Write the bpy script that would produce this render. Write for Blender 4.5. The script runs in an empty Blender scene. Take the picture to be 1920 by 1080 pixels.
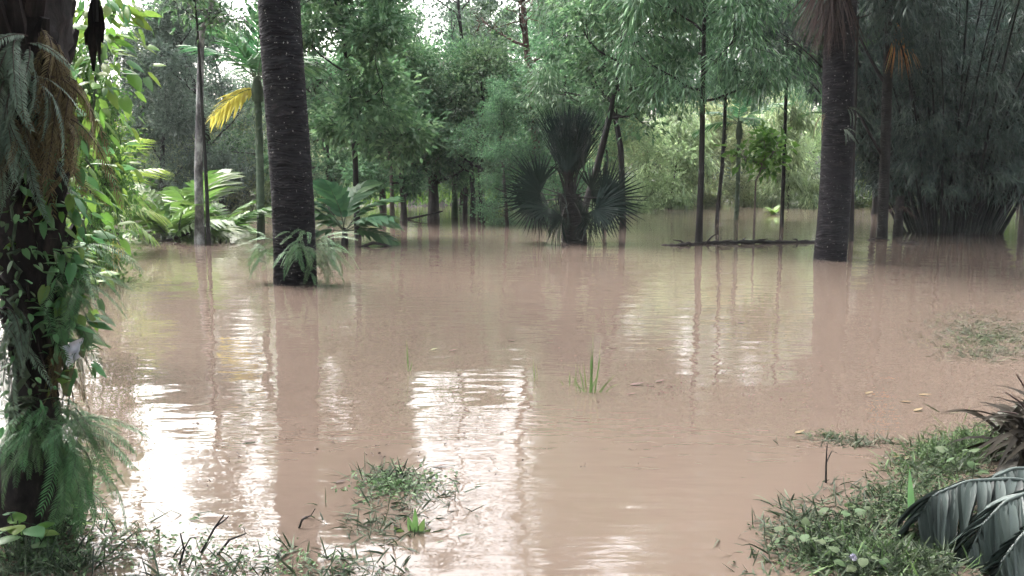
import bpy, math, random
import numpy as np
from math import radians as R, sin, cos, tan, pi, atan2, sqrt
from mathutils import Vector, Matrix, Euler

# ------------------------------------------------------------------ camera, sky, sun, exposure
sc = bpy.context.scene
COL = sc.collection
CAMH, PITCH, FPX = 1.6, R(7.5), 1598.0
cam_d = bpy.data.cameras.new('camera'); cam = bpy.data.objects.new('camera', cam_d); COL.objects.link(cam)
cam_d.sensor_width = 36; cam_d.lens = 36 * FPX / 1920; cam_d.clip_start = 0.05; cam_d.clip_end = 2000
cam.location = (0, 0, CAMH); cam.rotation_euler = (pi / 2 - PITCH, 0, 0)
sc.camera = cam

SUN_EL, SUN_AZ = R(58), R(325)          # high, ahead and to the left, veiled by cloud: the grove is seen against the light
w = bpy.data.worlds.new('World'); sc.world = w; w.use_nodes = True
nt = w.node_tree; nt.nodes.clear()
sky = nt.nodes.new('ShaderNodeTexSky'); sky.sky_type = 'NISHITA'; sky.sun_disc = False
sky.sun_elevation = SUN_EL; sky.sun_rotation = SUN_AZ; sky.dust_density = 8; sky.air_density = 1.5; sky.ozone_density = 1
hs = nt.nodes.new('ShaderNodeHueSaturation'); hs.inputs['Saturation'].default_value = 0.36   # overcast: the blue is veiled
bg = nt.nodes.new('ShaderNodeBackground'); bg.inputs['Strength'].default_value = 0.15
out = nt.nodes.new('ShaderNodeOutputWorld')
nt.links.new(sky.outputs[0], hs.inputs['Color']); nt.links.new(hs.outputs[0], bg.inputs[0]); nt.links.new(bg.outputs[0], out.inputs[0])
sd = bpy.data.lights.new('sun', 'SUN'); sd.energy = 0.5; sd.angle = R(25); sd.color = (1, 0.98, 0.95)
so = bpy.data.objects.new('sun', sd); COL.objects.link(so)
so.rotation_euler = Vector((sin(SUN_AZ) * cos(SUN_EL), cos(SUN_AZ) * cos(SUN_EL), sin(SUN_EL))).to_track_quat('Z', 'Y').to_euler()
vs = sc.view_settings
sc.display_settings.display_device = 'sRGB'; vs.view_transform = 'Standard'; vs.look = 'None'; vs.gamma = 1; vs.use_curve_mapping = False
vs.exposure = 2.85
cy = sc.cycles
cy.max_bounces = 3; cy.diffuse_bounces = 2; cy.glossy_bounces = 2; cy.transmission_bounces = 2; cy.transparent_max_bounces = 2
cy.volume_bounces = 0; cy.caustics_reflective = False; cy.caustics_refractive = False
cy.use_adaptive_sampling = True; cy.adaptive_threshold = 0.08
cy.use_denoising = True; cy.sample_clamp_indirect = 6

# ------------------------------------------------------------------ pixel (of the 1920x1080 photo) to place
def ray(px, py):
    a, b = (px - 960) / FPX, (540 - py) / FPX
    return np.array([a, cos(PITCH) + b * sin(PITCH), -sin(PITCH) + b * cos(PITCH)])
def gp(px, py, z=0.0):
    d = ray(px, py); t = (z - CAMH) / d[2]
    return np.array([d[0] * t, d[1] * t, z])
def at(px, py, Y):
    d = ray(px, py); t = Y / d[1]
    return np.array([d[0] * t, Y, CAMH + d[2] * t])

# ------------------------------------------------------------------ mesh builder
def unit(a):
    a = np.asarray(a, float)
    return a / np.maximum(np.linalg.norm(a, axis=-1, keepdims=True), 1e-9)
class MB:
    def __init__(s): s.V = []; s.L = []; s.S = []; s.T = []; s.M = []; s.n = 0
    def add(s, V, F, tone=0.5, mi=0):
        V = np.asarray(V, float).reshape(-1, 3); F = np.asarray(F, int)
        s.V.append(V); s.L.append((F + s.n).ravel()); s.S.append(np.full(len(F), F.shape[1]))
        s.T.append(np.broadcast_to(np.asarray(tone, float), (len(F),)).copy()); s.M.append(np.full(len(F), mi)); s.n += len(V)
    def mesh(s, name, mats, smooth=True):
        me = bpy.data.meshes.new(name)
        V = np.concatenate(s.V); L = np.concatenate(s.L); S = np.concatenate(s.S); T = np.concatenate(s.T); M = np.concatenate(s.M)
        me.vertices.add(len(V)); me.vertices.foreach_set('co', V.ravel())
        me.loops.add(len(L)); me.loops.foreach_set('vertex_index', L.astype(np.int32))
        st = np.concatenate([[0], np.cumsum(S)[:-1]])
        me.polygons.add(len(S)); me.polygons.foreach_set('loop_start', st.astype(np.int32)); me.polygons.foreach_set('loop_total', S.astype(np.int32))
        me.polygons.foreach_set('material_index', M.astype(np.int32))
        me.polygons.foreach_set('use_smooth', np.full(len(S), smooth))
        a = me.attributes.new('tone', 'FLOAT', 'FACE'); a.data.foreach_set('value', T.astype(np.float32))
        for m in (mats if isinstance(mats, (list, tuple)) else [mats]): me.materials.append(m)
        me.update(); return me
    def build(s, name, mats, parent=None, smooth=True):
        return ob(name, s.mesh(name, mats, smooth), parent)
def ob(name, me, parent=None, loc=None, rot=None, scale=None):
    o = bpy.data.objects.new(name, me); COL.objects.link(o)
    if parent is not None: o.parent = parent
    if loc is not None: o.location = loc
    if rot is not None: o.rotation_euler = rot
    if scale is not None: o.scale = (scale,) * 3 if np.isscalar(scale) else scale
    return o
def tag(o, label=None, cat=None, group=None, kind=None):
    if label: o['label'] = label
    if cat: o['category'] = cat
    if group: o['group'] = group
    if kind: o['kind'] = kind
    return o
def empty(name, loc=(0, 0, 0), rz=0, label=None, cat=None, group=None):
    o = bpy.data.objects.new(name, None); COL.objects.link(o); o.location = loc; o.rotation_euler = (0, 0, rz)
    o.empty_display_size = 0.1
    return tag(o, label, cat, group)

def tube(mb, P, Rd, n=6, tone=0.5, mi=0, cap=True):
    P = np.asarray(P, float); m = len(P); Rd = np.broadcast_to(np.asarray(Rd, float), (m,))
    T = unit(np.gradient(P, axis=0))
    ref = np.array([0, 0, 1.]) if abs(T[:, 2]).mean() < 0.8 else np.array([1., 0, 0])
    A = unit(np.cross(T, ref)); B = np.cross(T, A)
    th = np.linspace(0, 2 * pi, n, endpoint=False)
    V = P[:, None] + (A[:, None] * np.cos(th)[None, :, None] + B[:, None] * np.sin(th)[None, :, None]) * Rd[:, None, None]
    i = np.arange(m - 1)[:, None] * n; j = np.arange(n)[None]; k = (j + 1) % n
    F = np.stack([i + j, i + k, i + n + k, i + n + j], -1).reshape(-1, 4)
    mb.add(V, F, tone, mi)
    if cap:
        mb.add(V[-1], [list(range(n))] if n > 2 else [], tone, mi)
def strips(mb, P, D, N, L, W, seg=3, droop=0.0, prof=None, tone=0.5, mi=0, fold=0.0, curl=0.0):
    """bent tapering blades: origin P, direction D, face normal N, length L, width W, all one row a blade"""
    P = np.atleast_2d(P); n = len(P); D = unit(np.broadcast_to(D, (n, 3))); N = np.broadcast_to(N, (n, 3))
    L = np.broadcast_to(L, (n,)); W = np.broadcast_to(W, (n,)); droop = np.broadcast_to(droop, (n,))
    S = unit(np.cross(D, N)); Nn = unit(np.cross(S, D))
    t = np.linspace(0, 1, seg + 1)
    if prof is None: prof = lambda t: np.sin(np.clip(t * 0.94 + 0.06, 0, 1) ** 0.75 * pi)
    wp = np.asarray(prof(t), float)
    C = P[:, None] + D[:, None] * (L[:, None] * t)[..., None]
    C = C - np.array([0, 0, 1.])[None, None] * (droop[:, None] * L[:, None] * t ** 2)[..., None]
    if np.any(curl): C = C + Nn[:, None] * (np.broadcast_to(curl, (n,))[:, None] * L[:, None] * t ** 2)[..., None]
    hw = (W[:, None] * wp[None] * 0.5)[..., None]
    up = Nn[:, None] * hw * fold
    tone = np.broadcast_to(tone, (n,))
    if fold == 0:
        V = np.stack([C - S[:, None] * hw, C + S[:, None] * hw], 2)      # n, seg+1, 2, 3
        k = 2
        i = (np.arange(n)[:, None] * (seg + 1) + np.arange(seg)[None]) * 2
        F = np.stack([i, i + 1, i + 3, i + 2], -1).reshape(-1, 4)
        mb.add(V, F, np.repeat(tone, seg), mi)
    else:
        V = np.stack([C - S[:, None] * hw + up, C, C + S[:, None] * hw + up], 2)
        i = (np.arange(n)[:, None] * (seg + 1) + np.arange(seg)[None]) * 3
        F = np.concatenate([np.stack([i, i + 1, i + 4, i + 3], -1).reshape(-1, 4), np.stack([i + 1, i + 2, i + 5, i + 4], -1).reshape(-1, 4)])
        mb.add(V, F, np.tile(np.repeat(tone, seg), 2), mi)
def leaves(mb, P, D, N, L, W, tone, mi=0, fold=0.25):
    """folded diamond leaves, two triangles each"""
    n = len(P); D = unit(D); S = unit(np.cross(D, N)); Nn = np.cross(S, D)
    L = np.broadcast_to(L, (n,))[:, None]; W = np.broadcast_to(W, (n,))[:, None]
    mid = P + D * L * 0.45 + Nn * W * fold
    V = np.stack([P, mid + S * W * 0.5, P + D * L - Nn * L * 0.12, mid - S * W * 0.5], 1)
    i = np.arange(n)[:, None] * 4
    F = np.concatenate([i + np.array([[0, 1, 2]]), i + np.array([[0, 2, 3]])])
    mb.add(V, F, np.tile(np.broadcast_to(tone, (n,)), 2), mi)

# ------------------------------------------------------------------ materials
def mat_base(name):
    m = bpy.data.materials.new(name); m.use_nodes = True; t = m.node_tree; t.nodes.clear()
    o = t.nodes.new('ShaderNodeOutputMaterial'); return m, t, o
def ramp(t, stops, fac):
    r = t.nodes.new('ShaderNodeValToRGB'); e = r.color_ramp.elements
    while len(e) < len(stops): e.new(0.5)
    for k, (p, c) in enumerate(stops): e[k].position = p; e[k].color = (*c, 1)
    t.links.new(fac, r.inputs[0]); return r.outputs[0]
def noise(t, scale, detail=3, rough=0.55, vec=None, sc3=None):
    n = t.nodes.new('ShaderNodeTexNoise'); n.inputs['Scale'].default_value = scale; n.inputs['Detail'].default_value = detail; n.inputs['Roughness'].default_value = rough
    if vec is None:
        c = t.nodes.new('ShaderNodeTexCoord'); vec = c.outputs['Object']
    if sc3:
        mp = t.nodes.new('ShaderNodeMapping'); mp.inputs['Scale'].default_value = sc3; t.links.new(vec, mp.inputs[0]); vec = mp.outputs[0]
    t.links.new(vec, n.inputs['Vector']); return n.outputs['Fac']
LEAFK = 1.6
LOWK = {'leaf_bright': .68, 'grass_blade': .6, 'wet_grass': .62, 'leaf_weed': .62, 'reed_blade': .6, 'leaf_fern': 1.0, 'leaf_yellow': .9, 'leaf_dead': .8, 'leaf_dryfern': .7, 'leaf_dark_fan': .9, 'leaf_orange': 1.9, 'leaf_strap': .7, 'leaf_mid_green': .7}
def leaf_mat(name, dark, mid, light, transl=0.42, rough=0.48, spec=0.36, hue=0.03):
    dark, mid, light = [tuple(min(c * LOWK.get(name, LEAFK), .85) for c in q) for q in (dark, mid, light)]
    m, t, o = mat_base(name)
    at_ = t.nodes.new('ShaderNodeAttribute'); at_.attribute_name = 'tone'
    col = ramp(t, [(0.0, dark), (0.5, mid), (1.0, light)], at_.outputs['Fac'])
    oi = t.nodes.new('ShaderNodeObjectInfo'); h = t.nodes.new('ShaderNodeHueSaturation')
    mr = t.nodes.new('ShaderNodeMapRange'); mr.inputs['To Min'].default_value = 0.5 - hue; mr.inputs['To Max'].default_value = 0.5 + hue * 0.6
    mv = t.nodes.new('ShaderNodeMapRange'); mv.inputs['To Min'].default_value = 0.85; mv.inputs['To Max'].default_value = 1.15
    t.links.new(oi.outputs['Random'], mr.inputs[0]); t.links.new(oi.outputs['Random'], mv.inputs[0])
    t.links.new(mr.outputs[0], h.inputs['Hue']); t.links.new(mv.outputs[0], h.inputs['Value']); t.links.new(col, h.inputs['Color'])
    p = t.nodes.new('ShaderNodeBsdfPrincipled'); p.inputs['Roughness'].default_value = rough; p.inputs['Specular IOR Level'].default_value = spec
    t.links.new(h.outputs[0], p.inputs['Base Color'])
    if transl > 0:
        tr = t.nodes.new('ShaderNodeBsdfTranslucent'); t.links.new(h.outputs[0], tr.inputs[0])
        mx = t.nodes.new('ShaderNodeMixShader'); mx.inputs[0].default_value = transl
        t.links.new(p.outputs[0], mx.inputs[1]); t.links.new(tr.outputs[0], mx.inputs[2]); t.links.new(mx.outputs[0], o.inputs[0])
    else: t.links.new(p.outputs[0], o.inputs[0])
    return m
def bark_mat(name, stops, scale=8, sc3=(1, 1, 0.35), rough=0.85, bump=0.4, spots=None, spec=0.3):
    m, t, o = mat_base(name)
    f = noise(t, scale, 5, 0.65, sc3=sc3); col = ramp(t, stops, f)
    if spots:
        f2 = noise(t, spots[1], 3, 0.5); sp = ramp(t, [(spots[2], (0, 0, 0)), (spots[2] + 0.03, (1, 1, 1))], f2)
        mx = t.nodes.new('ShaderNodeMix'); mx.data_type = 'RGBA'; mx.inputs['B'].default_value = (*spots[0], 1)
        t.links.new(sp, mx.inputs['Factor']); t.links.new(col, mx.inputs['A']); col = mx.outputs['Result']
    p = t.nodes.new('ShaderNodeBsdfPrincipled'); p.inputs['Roughness'].default_value = rough; p.inputs['Specular IOR Level'].default_value = spec
    b = t.nodes.new('ShaderNodeBump'); b.inputs['Strength'].default_value = bump; b.inputs['Distance'].default_value = 0.02
    t.links.new(f, b.inputs['Height']); t.links.new(b.outputs[0], p.inputs['Normal']); t.links.new(col, p.inputs['Base Color']); t.links.new(p.outputs[0], o.inputs[0])
    return m

G = dict(
    broad=leaf_mat('leaf_broad', (.025, .057, .028), (.05, .108, .05), (.115, .20, .09)),
    bright=leaf_mat('leaf_bright', (.06, .14, .025), (.13, .27, .045), (.26, .42, .09), 0.45),
    grey=leaf_mat('leaf_grey', (.035, .055, .04), (.065, .095, .07), (.12, .16, .12)),
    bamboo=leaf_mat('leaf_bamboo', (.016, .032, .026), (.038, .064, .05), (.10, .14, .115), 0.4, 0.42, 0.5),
    dull=leaf_mat('leaf_dull', (.07, .10, .05), (.14, .19, .09), (.27, .33, .17), 0.5),
    palm=leaf_mat('leaf_palm', (.012, .04, .018), (.025, .07, .03), (.06, .13, .05), 0.3, 0.5, 0.25),
    fan=leaf_mat('leaf_fan', (.012, .028, .018), (.022, .048, .03), (.05, .09, .055), 0.15, 0.38),
    yellow=leaf_mat('leaf_yellow', (.22, .22, .05), (.42, .36, .07), (.55, .50, .14), 0.35),
    dead=leaf_mat('leaf_dead', (.035, .024, .022), (.075, .05, .045), (.15, .11, .095), 0.15, 0.7, 0.2, 0.0),
    orange=leaf_mat('leaf_orange', (.16, .05, .03), (.42, .16, .05), (.70, .42, .16), 0.3, 0.6, 0.3, 0.0),
    fern=leaf_mat('leaf_fern', (.03, .08, .03), (.06, .15, .055), (.12, .24, .10), 0.35),
    dryfern=leaf_mat('leaf_dryfern', (.10, .075, .04), (.19, .15, .08), (.30, .24, .14), 0.25, 0.7, 0.2, 0.0),
    grass=leaf_mat('grass_blade', (.035, .07, .025), (.08, .15, .05), (.15, .24, .09), 0.35, 0.6, 0.2),
    reed=leaf_mat('reed_blade', (.09, .17, .055), (.14, .26, .08), (.24, .36, .14), 0.4, 0.6, 0.2),
    wetgrass=leaf_mat('wet_grass', (.02, .035, .02), (.05, .078, .042), (.12, .155, .09), 0.2, 0.6, 0.25),
    bark=bark_mat('bark_grey', [(0.3, (.016, .014, .013)), (0.6, (.042, .037, .032)), (0.8, (.085, .076, .067))]),
    dbark=bark_mat('bark_dark', [(0.3, (.010, .009, .009)), (0.65, (.024, .022, .020)), (0.85, (.05, .047, .044))]),
    mottle=bark_mat('bark_mottled', [(0.38, (.05, .047, .05)), (0.5, (.15, .145, .145)), (0.64, (.36, .355, .35))], 5, (1, 1, .5)),
    red=bark_mat('bark_red', [(0.3, (.03, .016, .012)), (0.6, (.08, .042, .03)), (0.8, (.13, .07, .052))]),
    tan=bark_mat('bark_tan', [(0.3, (.06, .05, .042)), (0.6, (.13, .11, .094)), (0.8, (.2, .17, .15))]),
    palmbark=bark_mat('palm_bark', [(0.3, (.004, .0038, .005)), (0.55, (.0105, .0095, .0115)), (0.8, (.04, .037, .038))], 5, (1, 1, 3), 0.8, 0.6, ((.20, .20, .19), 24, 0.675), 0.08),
    green_stem=bark_mat('palm_stem_green', [(0.3, (.03, .05, .03)), (0.6, (.06, .085, .05)), (0.85, (.11, .13, .09))]),
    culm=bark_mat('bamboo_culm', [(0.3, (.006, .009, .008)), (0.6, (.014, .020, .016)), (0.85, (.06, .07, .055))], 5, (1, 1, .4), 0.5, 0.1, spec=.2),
    boot=bark_mat('palm_boot', [(0.3, (.008, .007, .008)), (0.55, (.022, .018, .018)), (0.72, (.06, .045, .042)), (0.85, (.12, .095, .085))], 14, spec=.15),
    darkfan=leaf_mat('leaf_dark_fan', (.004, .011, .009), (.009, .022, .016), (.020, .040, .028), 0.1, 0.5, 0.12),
    strap=leaf_mat('leaf_strap', (.014, .012, .009), (.028, .024, .018), (.05, .043, .033), 0.1, 0.7, 0.08, 0.0),
    weed=leaf_mat('leaf_weed', (.03, .055, .025), (.065, .115, .05), (.15, .21, .10), 0.35, 0.6, 0.2),
    wetfrond=leaf_mat('leaf_wet_frond', (.007, .011, .010), (.018, .026, .024), (.05, .063, .06), 0.1, 0.5, 0.3, 0.0),
    mid=leaf_mat('leaf_mid_green', (.04, .10, .025), (.08, .18, .04), (.17, .30, .075), 0.4),
)
# muddy water: an opaque silt body under a smooth rippled surface
def water_mat():
    m, t, o = mat_base('muddy_water')
    tc = t.nodes.new('ShaderNodeTexCoord')
    f = noise(t, 0.12, 4, 0.5, tc.outputs['Object'], (1, 0.6, 1))
    col = ramp(t, [(0.3, (.081, .0615, .0503)), (0.7, (.110, .085, .0692))], f)
    p = t.nodes.new('ShaderNodeBsdfPrincipled'); p.inputs['Roughness'].default_value = 0.012; p.inputs['IOR'].default_value = 1.33
    p.inputs['Specular IOR Level'].default_value = 0.5
    t.links.new(col, p.inputs['Base Color'])
    a = noise(t, 0.9, 3, 0.5, tc.outputs['Object'], (1.0, 1.5, 1))
    b_ = noise(t, 5.0, 2, 0.5, tc.outputs['Object'], (0.55, 1.5, 1))
    am = t.nodes.new('ShaderNodeMapRange'); am.inputs['From Min'].default_value = .38; am.inputs['From Max'].default_value = .62; am.inputs['To Min'].default_value = .10; am.inputs['To Max'].default_value = .40
    t.links.new(noise(t, 0.35, 2, 0.5, tc.outputs['Object'], (.5, 1, 1)), am.inputs[0])
    mx = t.nodes.new('ShaderNodeMath'); mx.operation = 'MULTIPLY_ADD'; t.links.new(am.outputs[0], mx.inputs[1])
    t.links.new(b_, mx.inputs[0]); t.links.new(a, mx.inputs[2])
    bp = t.nodes.new('ShaderNodeBump'); bp.inputs['Strength'].default_value = 1.0; bp.inputs['Distance'].default_value = 0.0135
    t.links.new(mx.outputs[0], bp.inputs['Height']); t.links.new(bp.outputs[0], p.inputs['Normal'])
    t.links.new(p.outputs[0], o.inputs[0]); return m
def ground_mat():
    m, t, o = mat_base('bank_ground')
    f = noise(t, 1.6, 6, 0.65); col = ramp(t, [(0.3, (.010, .009, .007)), (0.5, (.022, .019, .013)), (0.75, (.028, .036, .015))], f)
    p = t.nodes.new('ShaderNodeBsdfPrincipled'); p.inputs['Roughness'].default_value = 0.8
    b = t.nodes.new('ShaderNodeBump'); b.inputs['Strength'].default_value = 0.8; b.inputs['Distance'].default_value = 0.06
    t.links.new(noise(t, 14, 4), b.inputs['Height']); t.links.new(b.outputs[0], p.inputs['Normal'])
    t.links.new(col, p.inputs['Base Color']); t.links.new(p.outputs[0], o.inputs[0]); return m

rng = np.random.default_rng(7)
def rnd(a, b, n=None, g=None): return (g or rng).uniform(a, b, n)

# ------------------------------------------------------------------ ground and water
LP = gp(30, 985)        # foot of the near left palm
def gauss(x, y, cx, cy, sx, sy): return np.exp(-((x - cx) / sx) ** 2 - ((y - cy) / sy) ** 2)
def ground_h(x, y):
    h = np.full_like(x, -0.55)
    far = np.clip((y - 44 - 2.5 * np.sin(x * .19) - 1.2 * np.sin(x * .47 + 1)) / 9, 0, 1); h = h + far * 1.0 + np.clip((y - 55) / 60, 0, 3) * 0.9
    near = np.clip((2.9 - y) / 1.5, 0, 1); h = np.maximum(h, -0.55 + near * 0.62)
    h = h + 0.86 * gauss(x, y, 3.35, 3.9, 1.25, 1.0) + 0.72 * gauss(x, y, 3.7, 5.2, 0.9, 0.9)
    h = h + 0.76 * gauss(x, y, LP[0] - .32, LP[1] - 0.05, 0.5, 0.5)
    h = h + 1.1 * gauss(x, y, -30, 24, 14, 12) * 0.5
    return h + 0.03 * np.sin(x * 3.1 + y * 1.7) + 0.02 * np.sin(x * 7.3 - y * 5.1)
def sheet(mb, xs, ys, hf):
    X, Y = np.meshgrid(xs, ys); Z = hf(X, Y); n = len(xs)
    i = (np.arange(len(ys) - 1)[:, None] * n + np.arange(n - 1)[None]).ravel()
    mb.add(np.stack([X, Y, Z], -1), np.stack([i, i + 1, i + n + 1, i + n], -1))
mb = MB()
xs = np.unique(np.concatenate([np.linspace(-400, -40, 13), np.linspace(-40, -6, 18), np.linspace(-6, 6, 81), np.linspace(6, 40, 18), np.linspace(40, 400, 13)]))
ys = np.unique(np.concatenate([np.linspace(-60, -4, 9), np.linspace(-4, 9, 88), np.linspace(9, 70, 62), np.linspace(70, 500, 20)]))
sheet(mb, xs, ys, ground_h)
tag(mb.build('ground', ground_mat()), 'dark muddy bank and flooded ground under the trees', kind='structure')
mb = MB(); mb.add([(-400, -60, 0), (400, -60, 0), (400, 500, 0), (-400, 500, 0)], [(0, 1, 2, 3)])
tag(mb.build('water', water_mat()), 'still brown muddy flood water covering the grove', kind='structure')

# ------------------------------------------------------------------ broadleaf trees
def bpath(g, p, d, L, n, wob, up):
    pts = [np.array(p, float)]; d = unit(d)
    for _ in range(n):
        d = unit(d + g.normal(0, wob, 3) + np.array([0, 0, up])); pts.append(pts[-1] + d * L / n)
    return np.array(pts)
def along(P, t):
    k = t * (len(P) - 1); i = min(int(k), len(P) - 2); f = k - i
    return P[i] * (1 - f) + P[i + 1] * f, unit(P[i + 1] - P[i])
def tree_meshes(seed, H, r0, cb, spread, nl, lL, lW, bark, leaf, lean=(0, 0), nlimb=11, wob=0.10, droop=0.25, up=0.10, style='broad', crown=None, trunkpath=None, top=1.0, csz=0.34):
    g = np.random.default_rng(seed); tb = MB(); lb = MB()
    if trunkpath is None:
        T = [np.array([0, 0, -0.6])]; n = 12; d = np.array([lean[0], lean[1], 1.0])
        T = bpath(g, (0, 0, -0.6), d, H * top + 0.6, n, wob * 0.55, 0.06)
    else: T = np.array(trunkpath, float)
    rr = r0 * np.linspace(1.0, 0.16, len(T)) ** 0.8; rr[0] *= 1.25
    tube(tb, T, rr, 9)
    clusters = []
    for i in range(nlimb):
        s = cb + (1 - cb) * ((i + g.uniform(0, .9)) / nlimb); p, td = along(T, min(s, .99))
        az = i * 2.399 + g.uniform(-.5, .5); u = (s - cb) / (1 - cb)
        prof = crown(u) if crown else (0.55 + 0.75 * u if u < .45 else 0.9 - 0.55 * (u - .45) / .55)
        el = R(8 + 55 * u) + g.uniform(-.15, .2)
        L = spread * prof * g.uniform(.75, 1.2)
        d = np.array([cos(az) * cos(el), sin(az) * cos(el), sin(el)]); lr = max(r0 * 0.42 * (1 - .6 * u), .02)
        B = bpath(g, p, d, L, 6, .16, up * .6); tube(tb, B, lr * np.linspace(1, .25, 7), 6)
        for j in range(6):
            q, bd = along(B, g.uniform(.28, 1.0)); L2 = L * g.uniform(.28, .55)
            d2 = unit(bd * .6 + g.normal(0, .75, 3) + np.array([0, 0, .15])); C = bpath(g, q, d2, L2, 4, .2, up * .3)
            tube(tb, C, lr * .4 * np.linspace(1, .3, 5), 4, cap=False)
            for k in range(4):
                q2, cd = along(C, g.uniform(.3, 1.0)); d3 = unit(cd * .5 + g.normal(0, .8, 3)); L3 = L2 * g.uniform(.3, .55)
                E = bpath(g, q2, d3, L3, 2, .2, -.05); tube(tb, E, lr * .16 * np.linspace(1, .4, 3) + .003, 3, cap=False)
                clusters.append((E[-1], d3)); clusters.append((E[1], d3))
    m = max(1, nl // len(clusters)); c = np.array([a for a, _ in clusters]); cd = np.array([b for _, b in clusters])
    c = np.repeat(c, m, 0); cd = np.repeat(cd, m, 0); n = len(c)
    off = g.normal(0, 1, (n, 3)); P = c + off * np.array([1, 1, .7]) * csz * g.uniform(.3, 1.1, (n, 1))
    ct = np.repeat(np.clip(g.normal(.45, .17, len(clusters)), 0, 1), m)
    tone = np.clip(ct + g.normal(0, .16, n), 0, 1)
    if style == 'broad':
        D = unit(off * .8 + cd * .5 + np.array([0, 0, -droop]) + g.normal(0, .3, (n, 3)))
        N = unit(np.array([0, 0, 1.]) + g.normal(0, .55, (n, 3)))
        leaves(lb, P, D, N, lL * g.uniform(.6, 1.25, n), lW * g.uniform(.7, 1.2, n), tone)
    else:       # long narrow leaves hanging in sprays
        D = unit(off * np.array([1, 1, .3]) * .75 + np.array([0, 0, -droop]) + g.normal(0, .18, (n, 3)))
        N = unit(np.array([0, 0, 1.]) + g.normal(0, .5, (n, 3)))
        strips(lb, P, D, N, lL * g.uniform(.6, 1.3, n), lW * g.uniform(.7, 1.2, n), 2, g.uniform(.1, .5, n), lambda t: np.array([.35, 1, .04]), tone)
    return tb.mesh('trunk', bark), lb.mesh('crown', leaf, False)
def place_tree(name, meshes, loc, rz, scale, label, cat='tree', group=None):
    e = empty(name, loc, rz, label, cat, group); e.scale = (scale,) * 3 if np.isscalar(scale) else scale
    ob('trunk', meshes[0], e); ob('crown', meshes[1], e); return e

# kinds of backdrop tree, shared by several trees
V = {}
V['a'] = tree_meshes(11, 11, .15, .14, 3.5, 12500, .23, .115, G['bark'], G['broad'])
V['b'] = tree_meshes(12, 9, .14, .07, 3.5, 13000, .18, .09, G['bark'], G['broad'], csz=.38)
V['c'] = tree_meshes(13, 9.5, .16, .05, 3.7, 18000, .2, .09, G['dbark'], G['grey'], csz=.4)
V['d'] = tree_meshes(14, 13, .11, .28, 3.9, 26000, .21, .034, G['dbark'], G['broad'], style='hang', droop=.8, csz=.4)
V['e'] = tree_meshes(15, 5.0, .07, .03, 2.6, 11000, .2, .09, G['bark'], G['dull'], csz=.36)
V['f'] = tree_meshes(16, 14, .2, .36, 4.4, 18000, .22, .11, G['dbark'], G['broad'], csz=.45)
V['F'] = tree_meshes(19, 15, .065, .42, 4.2, 13000, .2, .1, G['dbark'], G['broad'], csz=.45)
V['s'] = tree_meshes(20, 15, .10, .36, 3.9, 4200, .22, .11, G['dbark'], G['grey'], csz=.5)
V['n'] = tree_meshes(22, 4.6, .06, .03, 2.2, 9000, .17, .085, G['bark'], G['mid'], csz=.42)
V['g'] = tree_meshes(17, 5.0, .07, .03, 2.7, 10000, .28, .065, G['bark'], G['dull'], style='hang', droop=.7, csz=.4)
V['h'] = tree_meshes(18, 4.2, .06, .03, 2.2, 8000, .22, .11, G['bark'], G['bright'], csz=.36)
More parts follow.
